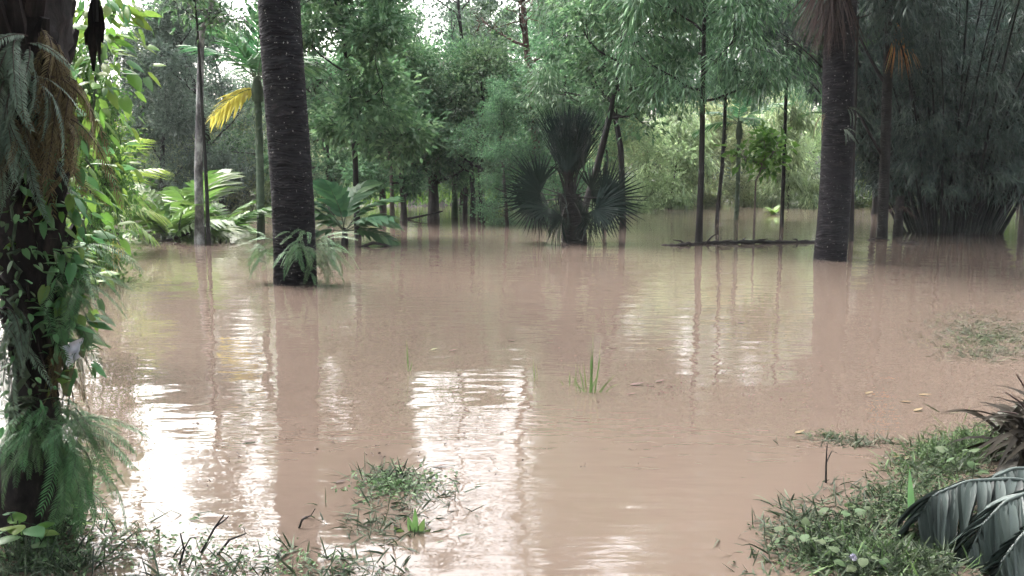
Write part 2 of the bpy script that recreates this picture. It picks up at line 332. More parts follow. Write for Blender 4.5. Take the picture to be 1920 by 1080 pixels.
BACK = [  # px, distance, kind, scale, label
    (195, 38, 'c', .78, 'grey green tree at the far left, under the patch of white sky'),
    (290, 37, 'c', .86, 'dense grey green tree left of the pale mottled trunk'),
    (420, 38, 'c', .98, 'dense grey green tree behind the yellow palm frond'),
    (520, 39, 'b', 1.05, 'dark green tree hidden mostly behind the left black palm trunk'),
    (620, 36, 'a', 1.05, 'leafy tree just right of the left black palm trunk, at the back'),
    (720, 40, 'a', 1.15, 'tall leafy tree behind the slender curved sapling'),
    (1010, 44, 'b', 1.25, 'tree far behind the dark fan palm, reaching up to the sky gap'),
    (870, 34, 's', 1.0, 'tall thin crowned tree whose sparse leaves hang over the sky gap'),
    (790, 48, 'b', 1.05, 'broad tree at the back, above the stout grey trunk'),
    (1230, 64, 'F', 1.1, 'tall tree far back above the olive bushes, left of the slim dark trunk'),
    (1390, 66, 'F', 1.15, 'tall tree far back above the olive bushes, right of the slim dark trunk'),
    (170, 13, 'n', (.42, .42, .74), 'tall narrow bright green bush between the near left palm and the mottled trunk'),
    (955, 28, 'b', .5, 'dark small leaved shrub left of the fan palm heart'),
    (1330, 62, 'd', 1.2, 'tall drooping tree far behind the straight slim dark trunk'),
    (1500, 64, 'F', 1.15, 'tall tree far back just left of the right black trunk'),
    (1290, 66, 'a', 1.4, 'broad tree far back above the drooping olive bush'),
    (355, 43, 'c', .95, 'grey green tree behind the pale mottled trunk'),
    (470, 45, 'c', .95, 'grey green tree at the back, behind the areca palm'),
    (900, 52, 'a', .98, 'leafy tree at the back, under the sky gap'),
    (1045, 51, 'b', 1.2, 'tree at the back, right of the red trunk'),
    (1520, 58, 'd', 1.2, 'drooping tree far back beside the right black trunk'),
    (820, 66, 'f', .86, 'pale distant tree standing against the bright sky gap, left of the red trunk'),
    (940, 66, 'f', .88, 'pale distant tree standing against the bright sky gap, behind the red trunk'),
    (1130, 36, 'd', .95, 'tall narrow leaved tree right of the fan palm, at the back'),
    (1345, 29, 'F', 1.1, 'tall dark tree above the straight slim dark trunk'),
    (1540, 33, 'F', 1.25, 'tall dark tree behind the hanging brown palm skirt'),
    (1640, 36, 'd', 1.35, 'tall dark tree behind the orange dead frond'),
    (1790, 37, 'f', 1.35, 'tall dark tree rising behind the bamboo clump'),
    (1930, 33, 'd', 1.4, 'tall drooping tree at the right edge behind the bamboo'),
    (860, 38, 'b', .72, 'low spreading tree left of the fan palm, behind the twin dark trunks'),
    (1170, 38, 'e', .95, 'olive shrubby tree just right of the fan palm on the far bank'),
    (1255, 42, 'g', .95, 'olive drooping bush on the far bank left of the slim dark trunk'),
    (1350, 46, 'e', 1.05, 'olive bushy tree on the far bank right of the slim dark trunk'),
    (1480, 44, 'g', 1.05, 'pale drooping bush on the far bank left of the right black trunk'),
    (1620, 46, 'h', .9, 'bright green bush seen between the right black trunk and the bamboo'),
    (1910, 40, 'h', 1.05, 'bright green bush at the right edge beyond the leaning bamboo'),
    (580, 47, 'e', .9, 'olive bush on the far bank just right of the left black trunk'),
    (700, 54, 'h', .75, 'bright low bush in the open glade right of the young palm'),
    (930, 55, 'h', .72, 'bright low bush in the open glade left of the fan palm'),
    (450, 44, 'e', .95, 'dull bush on the far bank left of the left black trunk'),
    (150, 30, 'h', 1.0, 'bright green bush at the left behind the arching fronds'),
    (1165, 27, 'd', 1.0, 'tall dark drooping tree above the right fans of the fan palm'),
    (1470, 27, 'F', 1.0, 'tall tree with dense foliage left of the brown palm skirt'),
    (1560, 28, 'd', 1.1, 'tall drooping tree behind the right black palm trunk'),
    (1730, 30, 'd', 1.15, 'tall drooping tree just behind the left side of the bamboo'),
    (760, 30, 'a', .78, 'leafy tree hanging over the thin pale pair of trunks'),
    (1070, 30, 'b', .75, 'small leaved tree just behind the heart of the fan palm'),
    (1210, 44, 'e', .8, 'low olive bush on the far bank left of the drooping bush'),
    (1300, 47, 'g', .8, 'low drooping bush on the far bank behind the slim dark trunk'),
    (1420, 48, 'e', .85, 'low olive bush on the far bank behind the young pale stem'),
    (1545, 46, 'e', .9, 'low olive bush behind the foot of the right black trunk'),
    (1690, 44, 'g', .85, 'dark low bush on the far bank behind the broken palm stem'),
    (1100, 46, 'e', .8, 'low olive bush on the far bank behind the fan palm stem'),
    (330, 40, 'e', .85, 'dull low bush behind the bright palm clumps'),
    (520, 42, 'g', .85, 'drooping low bush behind the left black trunk'),
    (640, 44, 'g', .8, 'drooping low bush behind the young palm'),
    (745, 49, 'h', .42, 'small bright bush at the water edge behind the thin pale pair'),
    (840, 50, 'h', .4, 'small bright bush at the water edge right of the stout grey trunk'),
    (945, 50, 'h', .42, 'small bright bush at the water edge right of the close dark trunks'),
    (780, 58, 'h', .65, 'bright low bush far back in the glade behind the stout grey trunk'),
    (860, 60, 'h', .6, 'bright low bush far back in the glade between the dark trunks'),
    (1000, 56, 'h', .7, 'bright low bush behind the left fans of the fan palm'),
]
for k, (px, Y, kind, s, lab) in enumerate(BACK):
    p = at(px, 330, Y)
    z = float(ground_h(np.array([p[0]]), np.array([Y]))[0]); z = max(z, -.4) if Y < 48 else z
    place_tree('bush' if kind in 'eghn' else 'broadleaf_tree', V[kind], (p[0], Y, z), k * 1.7, s, lab, 'bush' if kind in 'eghn' else 'tree',
               'bushes on the far bank' if kind in 'eghn' else 'trees of the green backdrop')

# the grove goes on beside and behind the viewer and shades this side of the trunks
for k, (x, y, kind, s) in enumerate(((-9, 1, 'f', 1.0), (-6, -6, 'f', 1.1), (0, -8, 'a', 1.3), (6, -5, 'f', 1.1), (9.5, 2, 'd', 1.0), (12.5, 9, 'f', 1.0), (-13, 8, 'a', 1.1), (4, -13, 'f', 1.2), (-5, -14, 'f', 1.2), (14, -4, 'a', 1.3), (-14, -4, 'a', 1.3), (-3, -3.5, 'd', 1.1), (3.5, -3.2, 'd', 1.1), (18, 14, 'f', 1.1))):
    place_tree('grove_tree', V[kind], (x, y, -.1), k * 2.1, s * 1.25, 'tall grove tree beside or behind the viewer, outside the picture', 'tree', 'grove trees round the viewer')

# far wood: reads as one mass
g = np.random.default_rng(5); lb = MB()
for k in range(46):
    x = -62 + 124 * (k + g.uniform(0, .9)) / 46; y = g.uniform(72, 92); H = g.uniform(6.5, 10.5) + (2.5 if x > 8 else 0)
    n = 34; c = np.stack([x + g.normal(0, 2.2, n), y + g.normal(0, 1.6, n), g.uniform(.5, H, n)], 1); m = 38
    P = np.repeat(c, m, 0) + g.normal(0, .75, (n * m, 3))
    leaves(lb, P, g.normal(0, 1, (n * m, 3)) + np.array([0, 0, -.3]), g.normal(0, .6, (n * m, 3)) + np.array([0, 0, 1]), g.uniform(.35, .7, n * m), g.uniform(.2, .35, n * m), np.clip(np.repeat(g.normal(.5, .2, n), m) + g.normal(0, .12, n * m), 0, 1))
    tube(lb, [(x, y, -.5), (x + g.normal(0, .3), y, H * .8)], [.2, .06], 5, 0.1)
tag(lb.build('far_wood', G['grey'], None, False), 'hazy far wood closing the view behind the grove', 'wood', kind='stuff')

# low green cover on the far bank
g = np.random.default_rng(6); lb = MB(); n = 16000
X = g.uniform(-45, 45, n); X[:5000] = g.uniform(-12, 3, 5000); Y = g.uniform(44, 78, n); Z = ground_h(X, Y); k = Z > -0.02; X, Y, Z = X[k], Y[k], Z[k]; n = len(X)
strips(lb, np.stack([X, Y, Z - .03], 1), g.normal(0, .45, (n, 3)) + np.array([0, 0, 1]), g.normal(0, 1, (n, 3)), g.uniform(.25, .75, n) * np.where((X > -12) & (X < 3), 1.9, 1), g.uniform(.05, .14, n), 2, g.uniform(.1, .5, n), None, g.uniform(.2, 1, n))
tag(lb.build('bank_grass', G['bright'], None, False), 'bright green undergrowth on the far bank', 'undergrowth', kind='stuff')

# single trees that show on their own
def path_px(pts, Y, base):
    """a trunk line through photo points at distance Y, relative to its foot"""
    q = np.array([at(a, b, Y) for a, b in pts]) - np.array(base); return q
b = gp(672, 446)
tp = path_px([(672, 452), (668, 380), (666, 300), (660, 210), (652, 130), (640, 50), (632, -5), (634, -35), (640, -65)], b[1], b); tp[0][2] = -.5
place_tree('sapling', tree_meshes(31, 9, .085, .24, 2.8, 13000, .22, .11, G['dbark'], G['broad'], trunkpath=tp, nlimb=13, csz=.3), b, 0, 1, 'slender curved dark tree with a leafy crown, right of the left black palm trunk')
b = gp(741, 414)
for k, (px, nm) in enumerate(((735, 'left'), (752, 'right'))):
    b = gp(px, 414)
    tp = path_px([(px, 420), (px + (6 if k else 0), 370), (px - (4 if k else 2), 310), (px - (3 if k else 8), 260), (px + (16 if k else -6), 200), (px + (22 if k else -14), 150)], b[1], b); tp[0][2] = -.5
    place_tree('thin_tree', tree_meshes(33 + k, 5.5, .09, .40, 2.3, 5500, .17, .085, G['tan'], G['broad'], trunkpath=tp, nlimb=9, csz=.34), b, 0, 1,
               'thin pale trunked tree, %s one of the close pair in the glade' % nm, 'tree', 'thin pair of trees in the glade')
for k, (px, py, w_, mt, lab) in enumerate(((812, 410, .22, 'bark', 'stout grey trunk standing in the water, left of the close dark trunks'), (886, 411, .11, 'dbark', 'left one of two close dark trunks under the low spreading canopy'), (902, 413, .13, 'dbark', 'right one of two close dark trunks under the low spreading canopy'), (852, 408, .13, 'green_stem', 'short mossy trunk between the stout grey trunk and the close dark trunks'))):
    b = gp(px, py)
    tp = path_px([(px, py + 6), (px + 1, 370), (px - 2, 310), (px - 6, 250), (px + 4, 190), (px + 10, 130)], b[1], b); tp[0][2] = -.5
    place_tree('trunk_tree', tree_meshes(36 + k, 6, w_, .27, 2.6, 7500, .16, .085, G[mt], G['broad'], trunkpath=tp, nlimb=10, csz=.36), b, 0, 1, lab, 'tree')
b = gp(1085, 447)
tp = path_px([(1078, 452), (1098, 385), (1118, 320), (1138, 240), (1155, 170), (1163, 110), (1172, 30), (1178, -30), (1178, -100)], b[1] + .5, b); tp[0][2] = -.5
place_tree('leaning_tree', tree_meshes(41, 8.5, .11, .36, 2.5, 7000, .2, .1, G['dbark'], G['broad'], trunkpath=tp, nlimb=12, csz=.36), b, 0, 1, 'leaning grey trunk rising to the right out of the dark fan palm', 'tree')
b = gp(1010, 404)
tp = path_px([(1012, 408), (1008, 330), (1003, 240), (996, 160), (986, 80), (980, 0), (976, -120), (985, -260), (990, -420)], b[1], b); tp[0][2] = -.5
place_tree('red_trunk_tree', tree_meshes(42, 15, .19, .40, 3.4, 2800, .2, .1, G['red'], G['grey'], trunkpath=tp, nlimb=12, csz=.4), b, 0, 1, 'tall tree with a bare reddish trunk in front of the sky gap', 'tree')
b = gp(1311, 456)
tp = path_px([(1310, 462), (1312, 400), (1315, 330), (1317, 240), (1318, 150), (1320, 60), (1324, -60), (1330, -260), (1330, -520)], b[1], b); tp[0][2] = -.5
place_tree('slim_tree', tree_meshes(43, 11, .085, .42, 3.1, 20000, .21, .034, G['dbark'], G['broad'], trunkpath=tp, nlimb=14, style='hang', droop=.7, csz=.38), b, 0, 1, 'straight slim dark trunk with drooping narrow leaves, standing by the floating log', 'tree')
b = gp(373, 457)
tp = path_px([(373, 462), (374, 400), (372, 320), (374, 220), (376, 120), (378, 60), (398, 10), (404, -60), (396, -130)], b[1], b); tp[0][2] = -.5
place_tree('mottled_tree', tree_meshes(44, 7, .115, .66, 1.4, 800, .2, .09, G['mottle'], G['broad'], trunkpath=tp, nlimb=8, csz=.3), b, 0, 1, 'pale mottled grey trunk left of the left black palm trunk', 'tree')
b = gp(391, 458)
tp = path_px([(391, 463), (389, 400), (386, 320), (380, 220), (374, 120), (370, 50), (364, -10), (352, -70)], b[1], b); tp[0][2] = -.5
place_tree('thin_dark_tree', tree_meshes(45, 6, .05, .7, 1.2, 900, .18, .08, G['dbark'], G['broad'], trunkpath=tp, nlimb=7, csz=.28), b, 0, 1, 'thin dark stem hugging the right side of the pale mottled trunk', 'tree')
b = gp(1597, 452)
tp = path_px([(1596, 456), (1598, 380), (1600, 280), (1604, 180), (1607, 80), (1610, -20), (1614, -150), (1620, -280)], b[1], b); tp[0][2] = -.5
place_tree('thin_dark_tree', tree_meshes(46, 9, .055, .6, 2.0, 3500, .25, .05, G['dbark'], G['bamboo'], trunkpath=tp, nlimb=9, style='hang', droop=.8, csz=.35), b, 0, 1, 'thin dark pole of a tree just right of the right black palm trunk', 'tree')
b = gp(1417, 448)
tp = path_px([(1413, 452), (1415, 400), (1417, 340), (1424, 325), (1432, 300), (1436, 280)], b[1], b); tp[0][2] = -.3
place_tree('young_tree', tree_meshes(47, 2.4, .028, .62, .75, 170, .26, .17, G['tan'], G['bright'], trunkpath=tp, nlimb=6, csz=.16), b, 0, 1, 'young tree with a pale stem and large yellow green leaves in the water', 'tree')

# ------------------------------------------------------------------ palms
def frond_mesh(seed, L, n, lL, lW, mat, arch=.45, hang=.5, rise=.0, rib=.018, spread=.85, seg=3, petiole=.16, stemmat=None, tonebase=.5):
    """pinnate frond from the origin along +X, arching down"""
    g = np.random.default_rng(seed); mb = MB(); t = np.linspace(0, 1, 12)
    C = np.stack([L * (t - .16 * arch * t ** 2), .04 * L * np.sin(t * 2.2 + seed), L * (rise * t - arch * t ** 2.2)], 1)
    tube(mb, C, rib * np.linspace(1, .2, 12), 5, .35, 1)
    ts = np.linspace(petiole, 1, n); Pp = []; Dd = []; Nn = []; Ll = []
    for s in (-1, 1):
        for k, u in enumerate(ts):
            p, d = along(C, u); side = np.cross(d, [0, 0, 1.]); side = unit(side) * s
            f = np.sin(pi * (0.12 + 0.80 * (u - petiole) / (1 - petiole))) ** .6
            Pp.append(p); Dd.append(unit(side * spread + d * (.45 + .5 * u) + np.array([0, 0, .25 - hang * .5]) + g.normal(0, .06, 3)))
            Nn.append(np.cross(Dd[-1], d) * s + g.normal(0, .12, 3) + np.array([0, 0, .6])); Ll.append(lL * f * g.uniform(.85, 1.1))
    m = len(Pp)
    strips(mb, np.array(Pp), np.array(Dd), np.array(Nn), np.array(Ll), lW, seg, hang * g.uniform(.6, 1.2, m), lambda t: np.clip(np.minimum(.45 + t * 2.2, (1 - t) * 1.7 + .03), 0, 1), np.clip(tonebase + g.normal(0, .16, m), 0, 1), 0, .25)
    return mb.mesh('frond', [mat, stemmat or G['green_stem']])
def fan_mesh(seed, Lp, Rb, mat, nseg=36, arc=150, droop=.25, stem=None, tonebase=.5, split=.55, rib=.022, wmul=1.0):
    """fan leaf: petiole along +X then a pleated blade of radiating segments"""
    g = np.random.default_rng(seed); mb = MB(); t = np.linspace(0, 1, 7)
    C = np.stack([Lp * t, 0 * t, -.10 * Lp * t ** 2], 1); tube(mb, C, rib * np.linspace(1.3, .6, 7), 5, .4, 1)
    th = np.radians(np.linspace(-arc, arc, nseg)) + g.normal(0, .012, nseg)
    D = np.stack([np.cos(th), np.sin(th), .18 + .12 * np.cos(th) + g.normal(0, .04, nseg)], 1)
    Ls = Rb * (.78 + .22 * np.cos(th * .5)) * g.uniform(.85, 1.08, nseg); wd = 2 * Rb * split * tan(R(arc) / (nseg - 1)) * 1.06 * wmul
    strips(mb, np.repeat(C[-1:], nseg, 0), D, np.array([0, 0, 1.]) + g.normal(0, .05, (nseg, 3)), Ls, wd, 5, droop * g.uniform(.5, 1.5, nseg),
           lambda t: np.where(t < split, t / split, np.clip((1 - t) / (1 - split), .02, 1) ** .8), np.clip(tonebase + g.normal(0, .14, nseg), 0, 1), 0, .35)
    return mb.mesh('fan_leaf', [mat, stem or G['green_stem']])
def ring_trunk(P, r, mat, parent, ring=.036, n=22, seed=1, rough=.02, flare=1.15):
    """palm stem with stepped leaf-scar rings"""
    g = np.random.default_rng(seed); P = np.asarray(P, float); mb = MB()
    seglen = np.linalg.norm(np.diff(P, axis=0), axis=1); s = np.concatenate([[0], np.cumsum(seglen)]); Lt = s[-1]
    q = []; rr = []
    z = 0.0; k = 0
    while z < Lt:
        h = ring * g.uniform(.5, 1.6); b_ = r * (1 + (flare - 1) * math.exp(-z / .35)) * (1 - .12 * z / Lt) * g.uniform(.995, 1.007)
        for f, m in ((0, 1.0), (.75, 1.0 + rough * .6), (.97, 1.0 + rough * 1.6)):
            q.append(min(z + h * f, Lt)); rr.append(b_ * m)
        z += h
    C = np.stack([np.interp(q, s, P[:, i]) for i in range(3)], 1); rr = np.array(rr)
    th = np.linspace(0, 2 * pi, n, endpoint=False); m = len(C)
    wob = 1 + .025 * np.sin(3 * th[None] + np.array(q)[:, None] * 1.3) + g.normal(0, rough * .45, (m, n))
    tilt = .03 * np.sin(th[None] + np.array(q)[:, None] * 2.1) + .012 * np.sin(5 * th[None] + np.array(q)[:, None] * 7)
    V_ = C[:, None] + np.stack([np.cos(th)[None] * rr[:, None] * wob, np.sin(th)[None] * rr[:, None] * wob, tilt + g.normal(0, .006, (m, n))], -1)
    i = np.arange(m - 1)[:, None] * n; j = np.arange(n)[None]; k2 = (j + 1) % n
    mb.add(V_, np.stack([i + j, i + k2, i + n + k2, i + n + j], -1).reshape(-1, 4)); mb.add(V_[-1], [list(range(n))])
    return mb.build('trunk', mat, parent)
def put(me, name, parent, loc, az, el, roll=0, s=1.0):
    """place a +X leaf with azimuth az and elevation el (radians)"""
    M = Matrix.Rotation(az, 4, 'Z') @ Matrix.Rotation(-el, 4, 'Y') @ Matrix.Rotation(roll, 4, 'X')
    o = ob(name, me, parent, loc, M.to_euler(), s); return o

# the two black palm trunks
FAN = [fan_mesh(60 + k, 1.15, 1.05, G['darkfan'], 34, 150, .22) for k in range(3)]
DEADFAN = [fan_mesh(65 + k, .9, 1.1, G['dead'], 24, 30, .1, G['boot'], split=.3, wmul=1.5) for k in range(2)]
def fan_palm(base, H, r, label, seed, nl=26, dead=0, top=None, scale=1.0, group=None):
    g = np.random.default_rng(seed); e = empty('fan_palm', (base[0], base[1], 0), 0, label, 'palm', group)
    tx, ty = (0, 0) if top is None else top
    zs = np.linspace(-.5, H, 14); u = np.clip(zs / H, 0, 1)
    P = np.stack([tx * u + .03 * np.sin(zs * 1.1), ty * u, zs], 1)
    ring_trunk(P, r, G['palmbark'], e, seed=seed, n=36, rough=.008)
    tip = P[-1]
    for k in range(nl):
        u = k / nl; put(FAN[k % 3], 'fan_leaf', e, tip + np.array([0, 0, -.25 + .35 * u]), k * 2.399 + g.uniform(-.2, .2), R(-42 + 112 * u) + g.uniform(-.15, .15), g.uniform(-.3, .3), scale * g.uniform(.85, 1.15))
    for k in range(dead):
        put(DEADFAN[k % 2], 'dead_fan_leaf', e, tip + np.array([-.30 + g.uniform(-.12, .2), -.12, -.35 + g.uniform(-.2, .2)]), pi + g.normal(0, .45), R(-89) + abs(g.normal(0, .08)), g.uniform(-.6, .6), scale * g.uniform(.9, 1.35))
    return e
bA = gp(553, 530); rA = 0.5 * 78 / FPX * bA[1]
fan_palm(bA, 10.8, rA, 'thick black palm trunk with ferns at its foot, left of the middle', 3, 26, 6, (-.18, 0), 1.15)
bB = gp(1556, 487); rB = 0.5 * 58 / FPX * bB[1]
tB = at(1576, 0, bB[1])
fan_palm(bB, 6.9, rB, 'thick black palm trunk with a hanging brown skirt, right of the middle', 4, 46, 9, (tB[0] - bB[0] + .06, 0), 1.15)

# slimmer fan palm with the orange dead frond
bC = gp(1655, 447); g = np.random.default_rng(8)
e = empty('fan_palm', (bC[0], bC[1], 0), 0, 'slim dark fan palm with an orange dead frond, left of the bamboo', 'palm')
tc = at(1672, -75, bC[1]) - np.array([bC[0], bC[1], 0]); P = np.stack([np.linspace(0, tc[0], 9), np.zeros(9), np.concatenate([[-.5], np.linspace(0.3, tc[2], 8)])], 1)
ring_trunk(P, .125, G['dbark'], e, seed=9, rough=.05, n=12)
for k in range(18):
    u = k / 18; put(FAN[k % 3], 'fan_leaf', e, P[-1] + np.array([0, 0, -.2 + .3 * u]), k * 2.399 + .4, R(-20 + 95 * u), g.uniform(-.3, .3), .95)
ORF = fan_mesh(69, .35, 1.45, G['orange'], 30, 24, .1, G['boot'], .6, .3)
o = put(ORF, 'dead_fan_leaf', e, at(1683, 30, bC[1] - .3) - np.array([bC[0], bC[1], 0]) - np.array([0, .0, -.2]), R(-70), R(-86), .2, 1.0); o['label'] = 'orange dead frond hanging down'
for k, (p0, p1) in enumerate((((1612, 70), (1664, 165)), ((1612, 215), (1660, 300)))):
    mb = MB(); a0 = at(*p0, bC[1]) - np.array([bC[0], bC[1], 0]); a1 = at(*p1, bC[1]) - np.array([bC[0], bC[1], 0])
    tube(mb, [a1, (a0 + a1) / 2 + np.array([0, 0, -.04]), a0], [.045, .038, .03], 6); mb.build('dead_leaf_stalk', G['dbark'], e)
b2 = gp(1682, 443); e = empty('palm_stump', (b2[0], b2[1], 0), 0, 'broken dark palm stem between the slim fan palm and the bamboo', 'palm')
ring_trunk([(0, 0, -.5), (.02, 0, .5), (.02, 0, 1.05)], .12, G['dbark'], e, seed=12, rough=.06, n=12)
for k in range(7): put(DEADFAN[k % 2], 'dead_fan_leaf', e, (.02, 0, 1.02), k * .9, R(-55 + 12 * (k % 3)), 0, .38)

# central dark fan palm: short leaning stem, low spreading fans, tall dark upright heart
bD = gp(1072, 455); g = np.random.default_rng(21)
e = empty('fan_palm', (bD[0], bD[1], 0), 0, 'squat dark fan palm with low spreading fans in the middle of the water', 'palm')
ring_trunk([(.08, 0, -.5), (.05, 0, .2), (0, .05, .7), (-.08, .05, 1.15)], .29, G['dbark'], e, seed=22, rough=.07, n=14, flare=1.3)
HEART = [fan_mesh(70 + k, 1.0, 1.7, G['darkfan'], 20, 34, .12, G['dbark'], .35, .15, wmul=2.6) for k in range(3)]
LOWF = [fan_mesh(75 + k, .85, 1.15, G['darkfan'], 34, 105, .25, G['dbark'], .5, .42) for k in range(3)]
for k in range(54):
    u = (k % 34) / 34; put(HEART[k % 3], 'fan_leaf', e, (-.06 + g.uniform(-.1, .1), .05 + g.uniform(-.1, .1), 1.0 + .25 * u), k * 2.399, R(73 + 16 * u) + g.uniform(-.06, .06), g.uniform(-.5, .5), g.uniform(.6, .88))
for k, (az, el, s) in enumerate(((pi + .35, 8, .95), (pi - .2, -6, 1.05), (pi + .6, -18, .9), (-.3, 0, .95), (.15, -14, .9), (-.65, -18, .95), (-1.7, -30, .6), (pi + .15, 22, .9), (-.2, 20, .8), (pi + 1.1, -34, .8), (-1.1, -30, .8))):
    put(LOWF[k % 3], 'fan_leaf', e, (-.06, .0, 1.08), az, R(el), (1.15 if k % 2 else -1.0) + g.uniform(-.6, .6), s * g.uniform(.8, 1.1))

# areca palm with upright dark fronds and a yellow one
AF = [frond_mesh(80 + k, 1.75, 17, .62, .085, G['palm'], .42, .42) for k in range(3)]
def areca(base, H, r, label, seed, n=9, s=1.0, el0=25, el1=80, top=(0, 0), fr=AF, name='areca_palm'):
    g = np.random.default_rng(seed); e = empty(name, (base[0], base[1], 0), 0, label, 'palm')
    zs = np.concatenate([[-.5], np.linspace(.1, H, 10)]); u = np.clip(zs / H, 0, 1)
    P = np.stack([top[0] * u + .02 * np.sin(zs), top[1] * u, zs], 1)
    ring_trunk(P, r, G['green_stem'], e, seed=seed, ring=.16, n=12, rough=.012)
    mb = MB(); t = P[-1]; tube(mb, [t - np.array([0, 0, .05]), t + np.array([0, 0, .25]), t + np.array([0, 0, .6])], [r * 1.25, r * 1.5, r * .7], 10); mb.build('crownshaft', G['green_stem'], e)
    for k in range(n):
        q = k / n; put(fr[k % len(fr)], 'frond', e, t + np.array([0, 0, .5]), k * 2.399 + g.uniform(-.2, .2), R(el0 + (el1 - el0) * q), g.uniform(-.4, .4), s * g.uniform(.85, 1.1))
    return e, t
bE = gp(489, 444); HE = at(483, 165, bE[1])[2] - .3
e, t = areca(bE, HE, .105, 'areca palm with upright dark fronds and one yellow frond, beside the left black trunk', 25, 11, 1.15, 30, 82, (at(483, 165, bE[1])[0] - bE[0], 0))
YF = frond_mesh(85, 1.0, 15, .5, .11, G['yellow'], .9, .7)
o = put(YF, 'dead_frond', e, t + np.array([0, -.05, .28]), pi - .25, R(8), .5, 1.05); o['label'] = 'yellow drooping frond'
# areca in the middle distance
bF = gp(1380, 412); HF = at(1380, 232, bF[1])[2] - .5
areca(bF, HF, .085, 'small areca palm with arching fronds right of the straight slim dark trunk', 26, 8, .95, 5, 70)
# young palm with broad pleated fronds
YB = [frond_mesh(90 + k, 1.35, 9, .62, .19, G['palm'], .42, .35, petiole=.3) for k in range(3)]
bG = gp(645, 459); g = np.random.default_rng(27)
e = empty('young_palm', (bG[0], bG[1], 0), 0, 'young palm with broad dark pleated fronds right of the left black trunk', 'palm')
mb = MB(); tube(mb, [(0, 0, -.4), (.02, 0, .1), (.02, 0, .4)], [.09, .085, .05], 9); mb.build('trunk', G['dbark'], e)
for k, (az, el, s) in enumerate(((pi, 62, 1), (pi - .5, 40, .95), (pi + .7, 50, .9), (0, 58, 1), (.5, 32, .9), (-.6, 40, .95), (1.5, 72, 1.05), (-1.6, 78, 1.0), (pi + .2, 12, .8), (-.1, 12, .85), (2.2, 30, .9))):
    put(YB[k % 3], 'frond', e, (.02, 0, .3), az, R(el), g.uniform(-.4, .4), s)
# low palm bush round the mottled trunk
LBF = [frond_mesh(95 + k, 1.15, 13, .42, .075, G['mid'], .5, .45) for k in range(3)]
g = np.random.default_rng(28)
for k, (px, py, s, lab) in enumerate(((312, 450, 1.45, 'bright low palm clump left of the pale mottled trunk'), (412, 445, 1.4, 'bright low palm clump right of the pale mottled trunk'), (352, 438, 1.75, 'bright low palm clump just behind the pale mottled trunk'))):
    b = gp(px, py); e = empty('palm_clump', (b[0], b[1], 0), 0, lab, 'palm', 'low palms round the mottled trunk')
    for q in range(15): put(LBF[q % 3], 'frond', e, (g.uniform(-.25, .25), g.uniform(-.2, .2), -.05), q * 2.399, R(g.uniform(30, 80)), g.uniform(-.4, .4), s * g.uniform(.7, 1.15))
# bright arching fronds at the left with a yellow one reaching the water
bH = gp(135, 476); g = np.random.default_rng(29)
e = empty('young_palm', (bH[0], bH[1], 0), 0, 'young palm with bright arching fronds behind the near left palm', 'palm')
mb = MB(); tube(mb, [(0, 0, -.4), (.02, 0, .3), (.02, 0, .9)], [.11, .10, .06], 9); mb.build('trunk', G['green_stem'], e)
BRF = [frond_mesh(100 + k, 1.7, 20, .55, .06, G['bright'], .5, .6, tonebase=.65) for k in range(3)]
for k, (az, el, s) in enumerate(((.15, 52, 1.0), (-.35, 30, .95), (.5, 22, .9), (-.1, 70, 1.05), (.1, 8, .9), (2.4, 45, 1), (-2.2, 50, 1), (-1.2, 40, .9), (1.4, 50, 1), (pi, 30, .9))):
    put(BRF[k % 3], 'frond', e, (.02, 0, .95), az, R(el), g.uniform(-.3, .3), s * 1.1)
YF2 = frond_mesh(105, 1.25, 15, .42, .06, G['yellow'], .75, .8)
o = put(YF2, 'dead_frond', e, (.02, 0, .8), -.15, R(4), 0, 1.0); o['label'] = 'yellowing frond drooping to the water'
# little yellow green rosette on the water
b = gp(1450, 402); g = np.random.default_rng(30); e = empty('water_plant', (b[0], b[1], 0), 0, 'small yellow green plant standing in the water right of the young pale stem', 'plant')
for k in range(26):
    mb = MB(); a = k * 2.399; strips(mb, [(0, 0, -.05)], [(cos(a), sin(a), g.uniform(.4, 2.2))], [(0, 0, 1)], g.uniform(.6, 1.0), .13, 4, .45, None, g.uniform(.5, 1), 0, .2); mb.build('leaf', G['bright'], e)

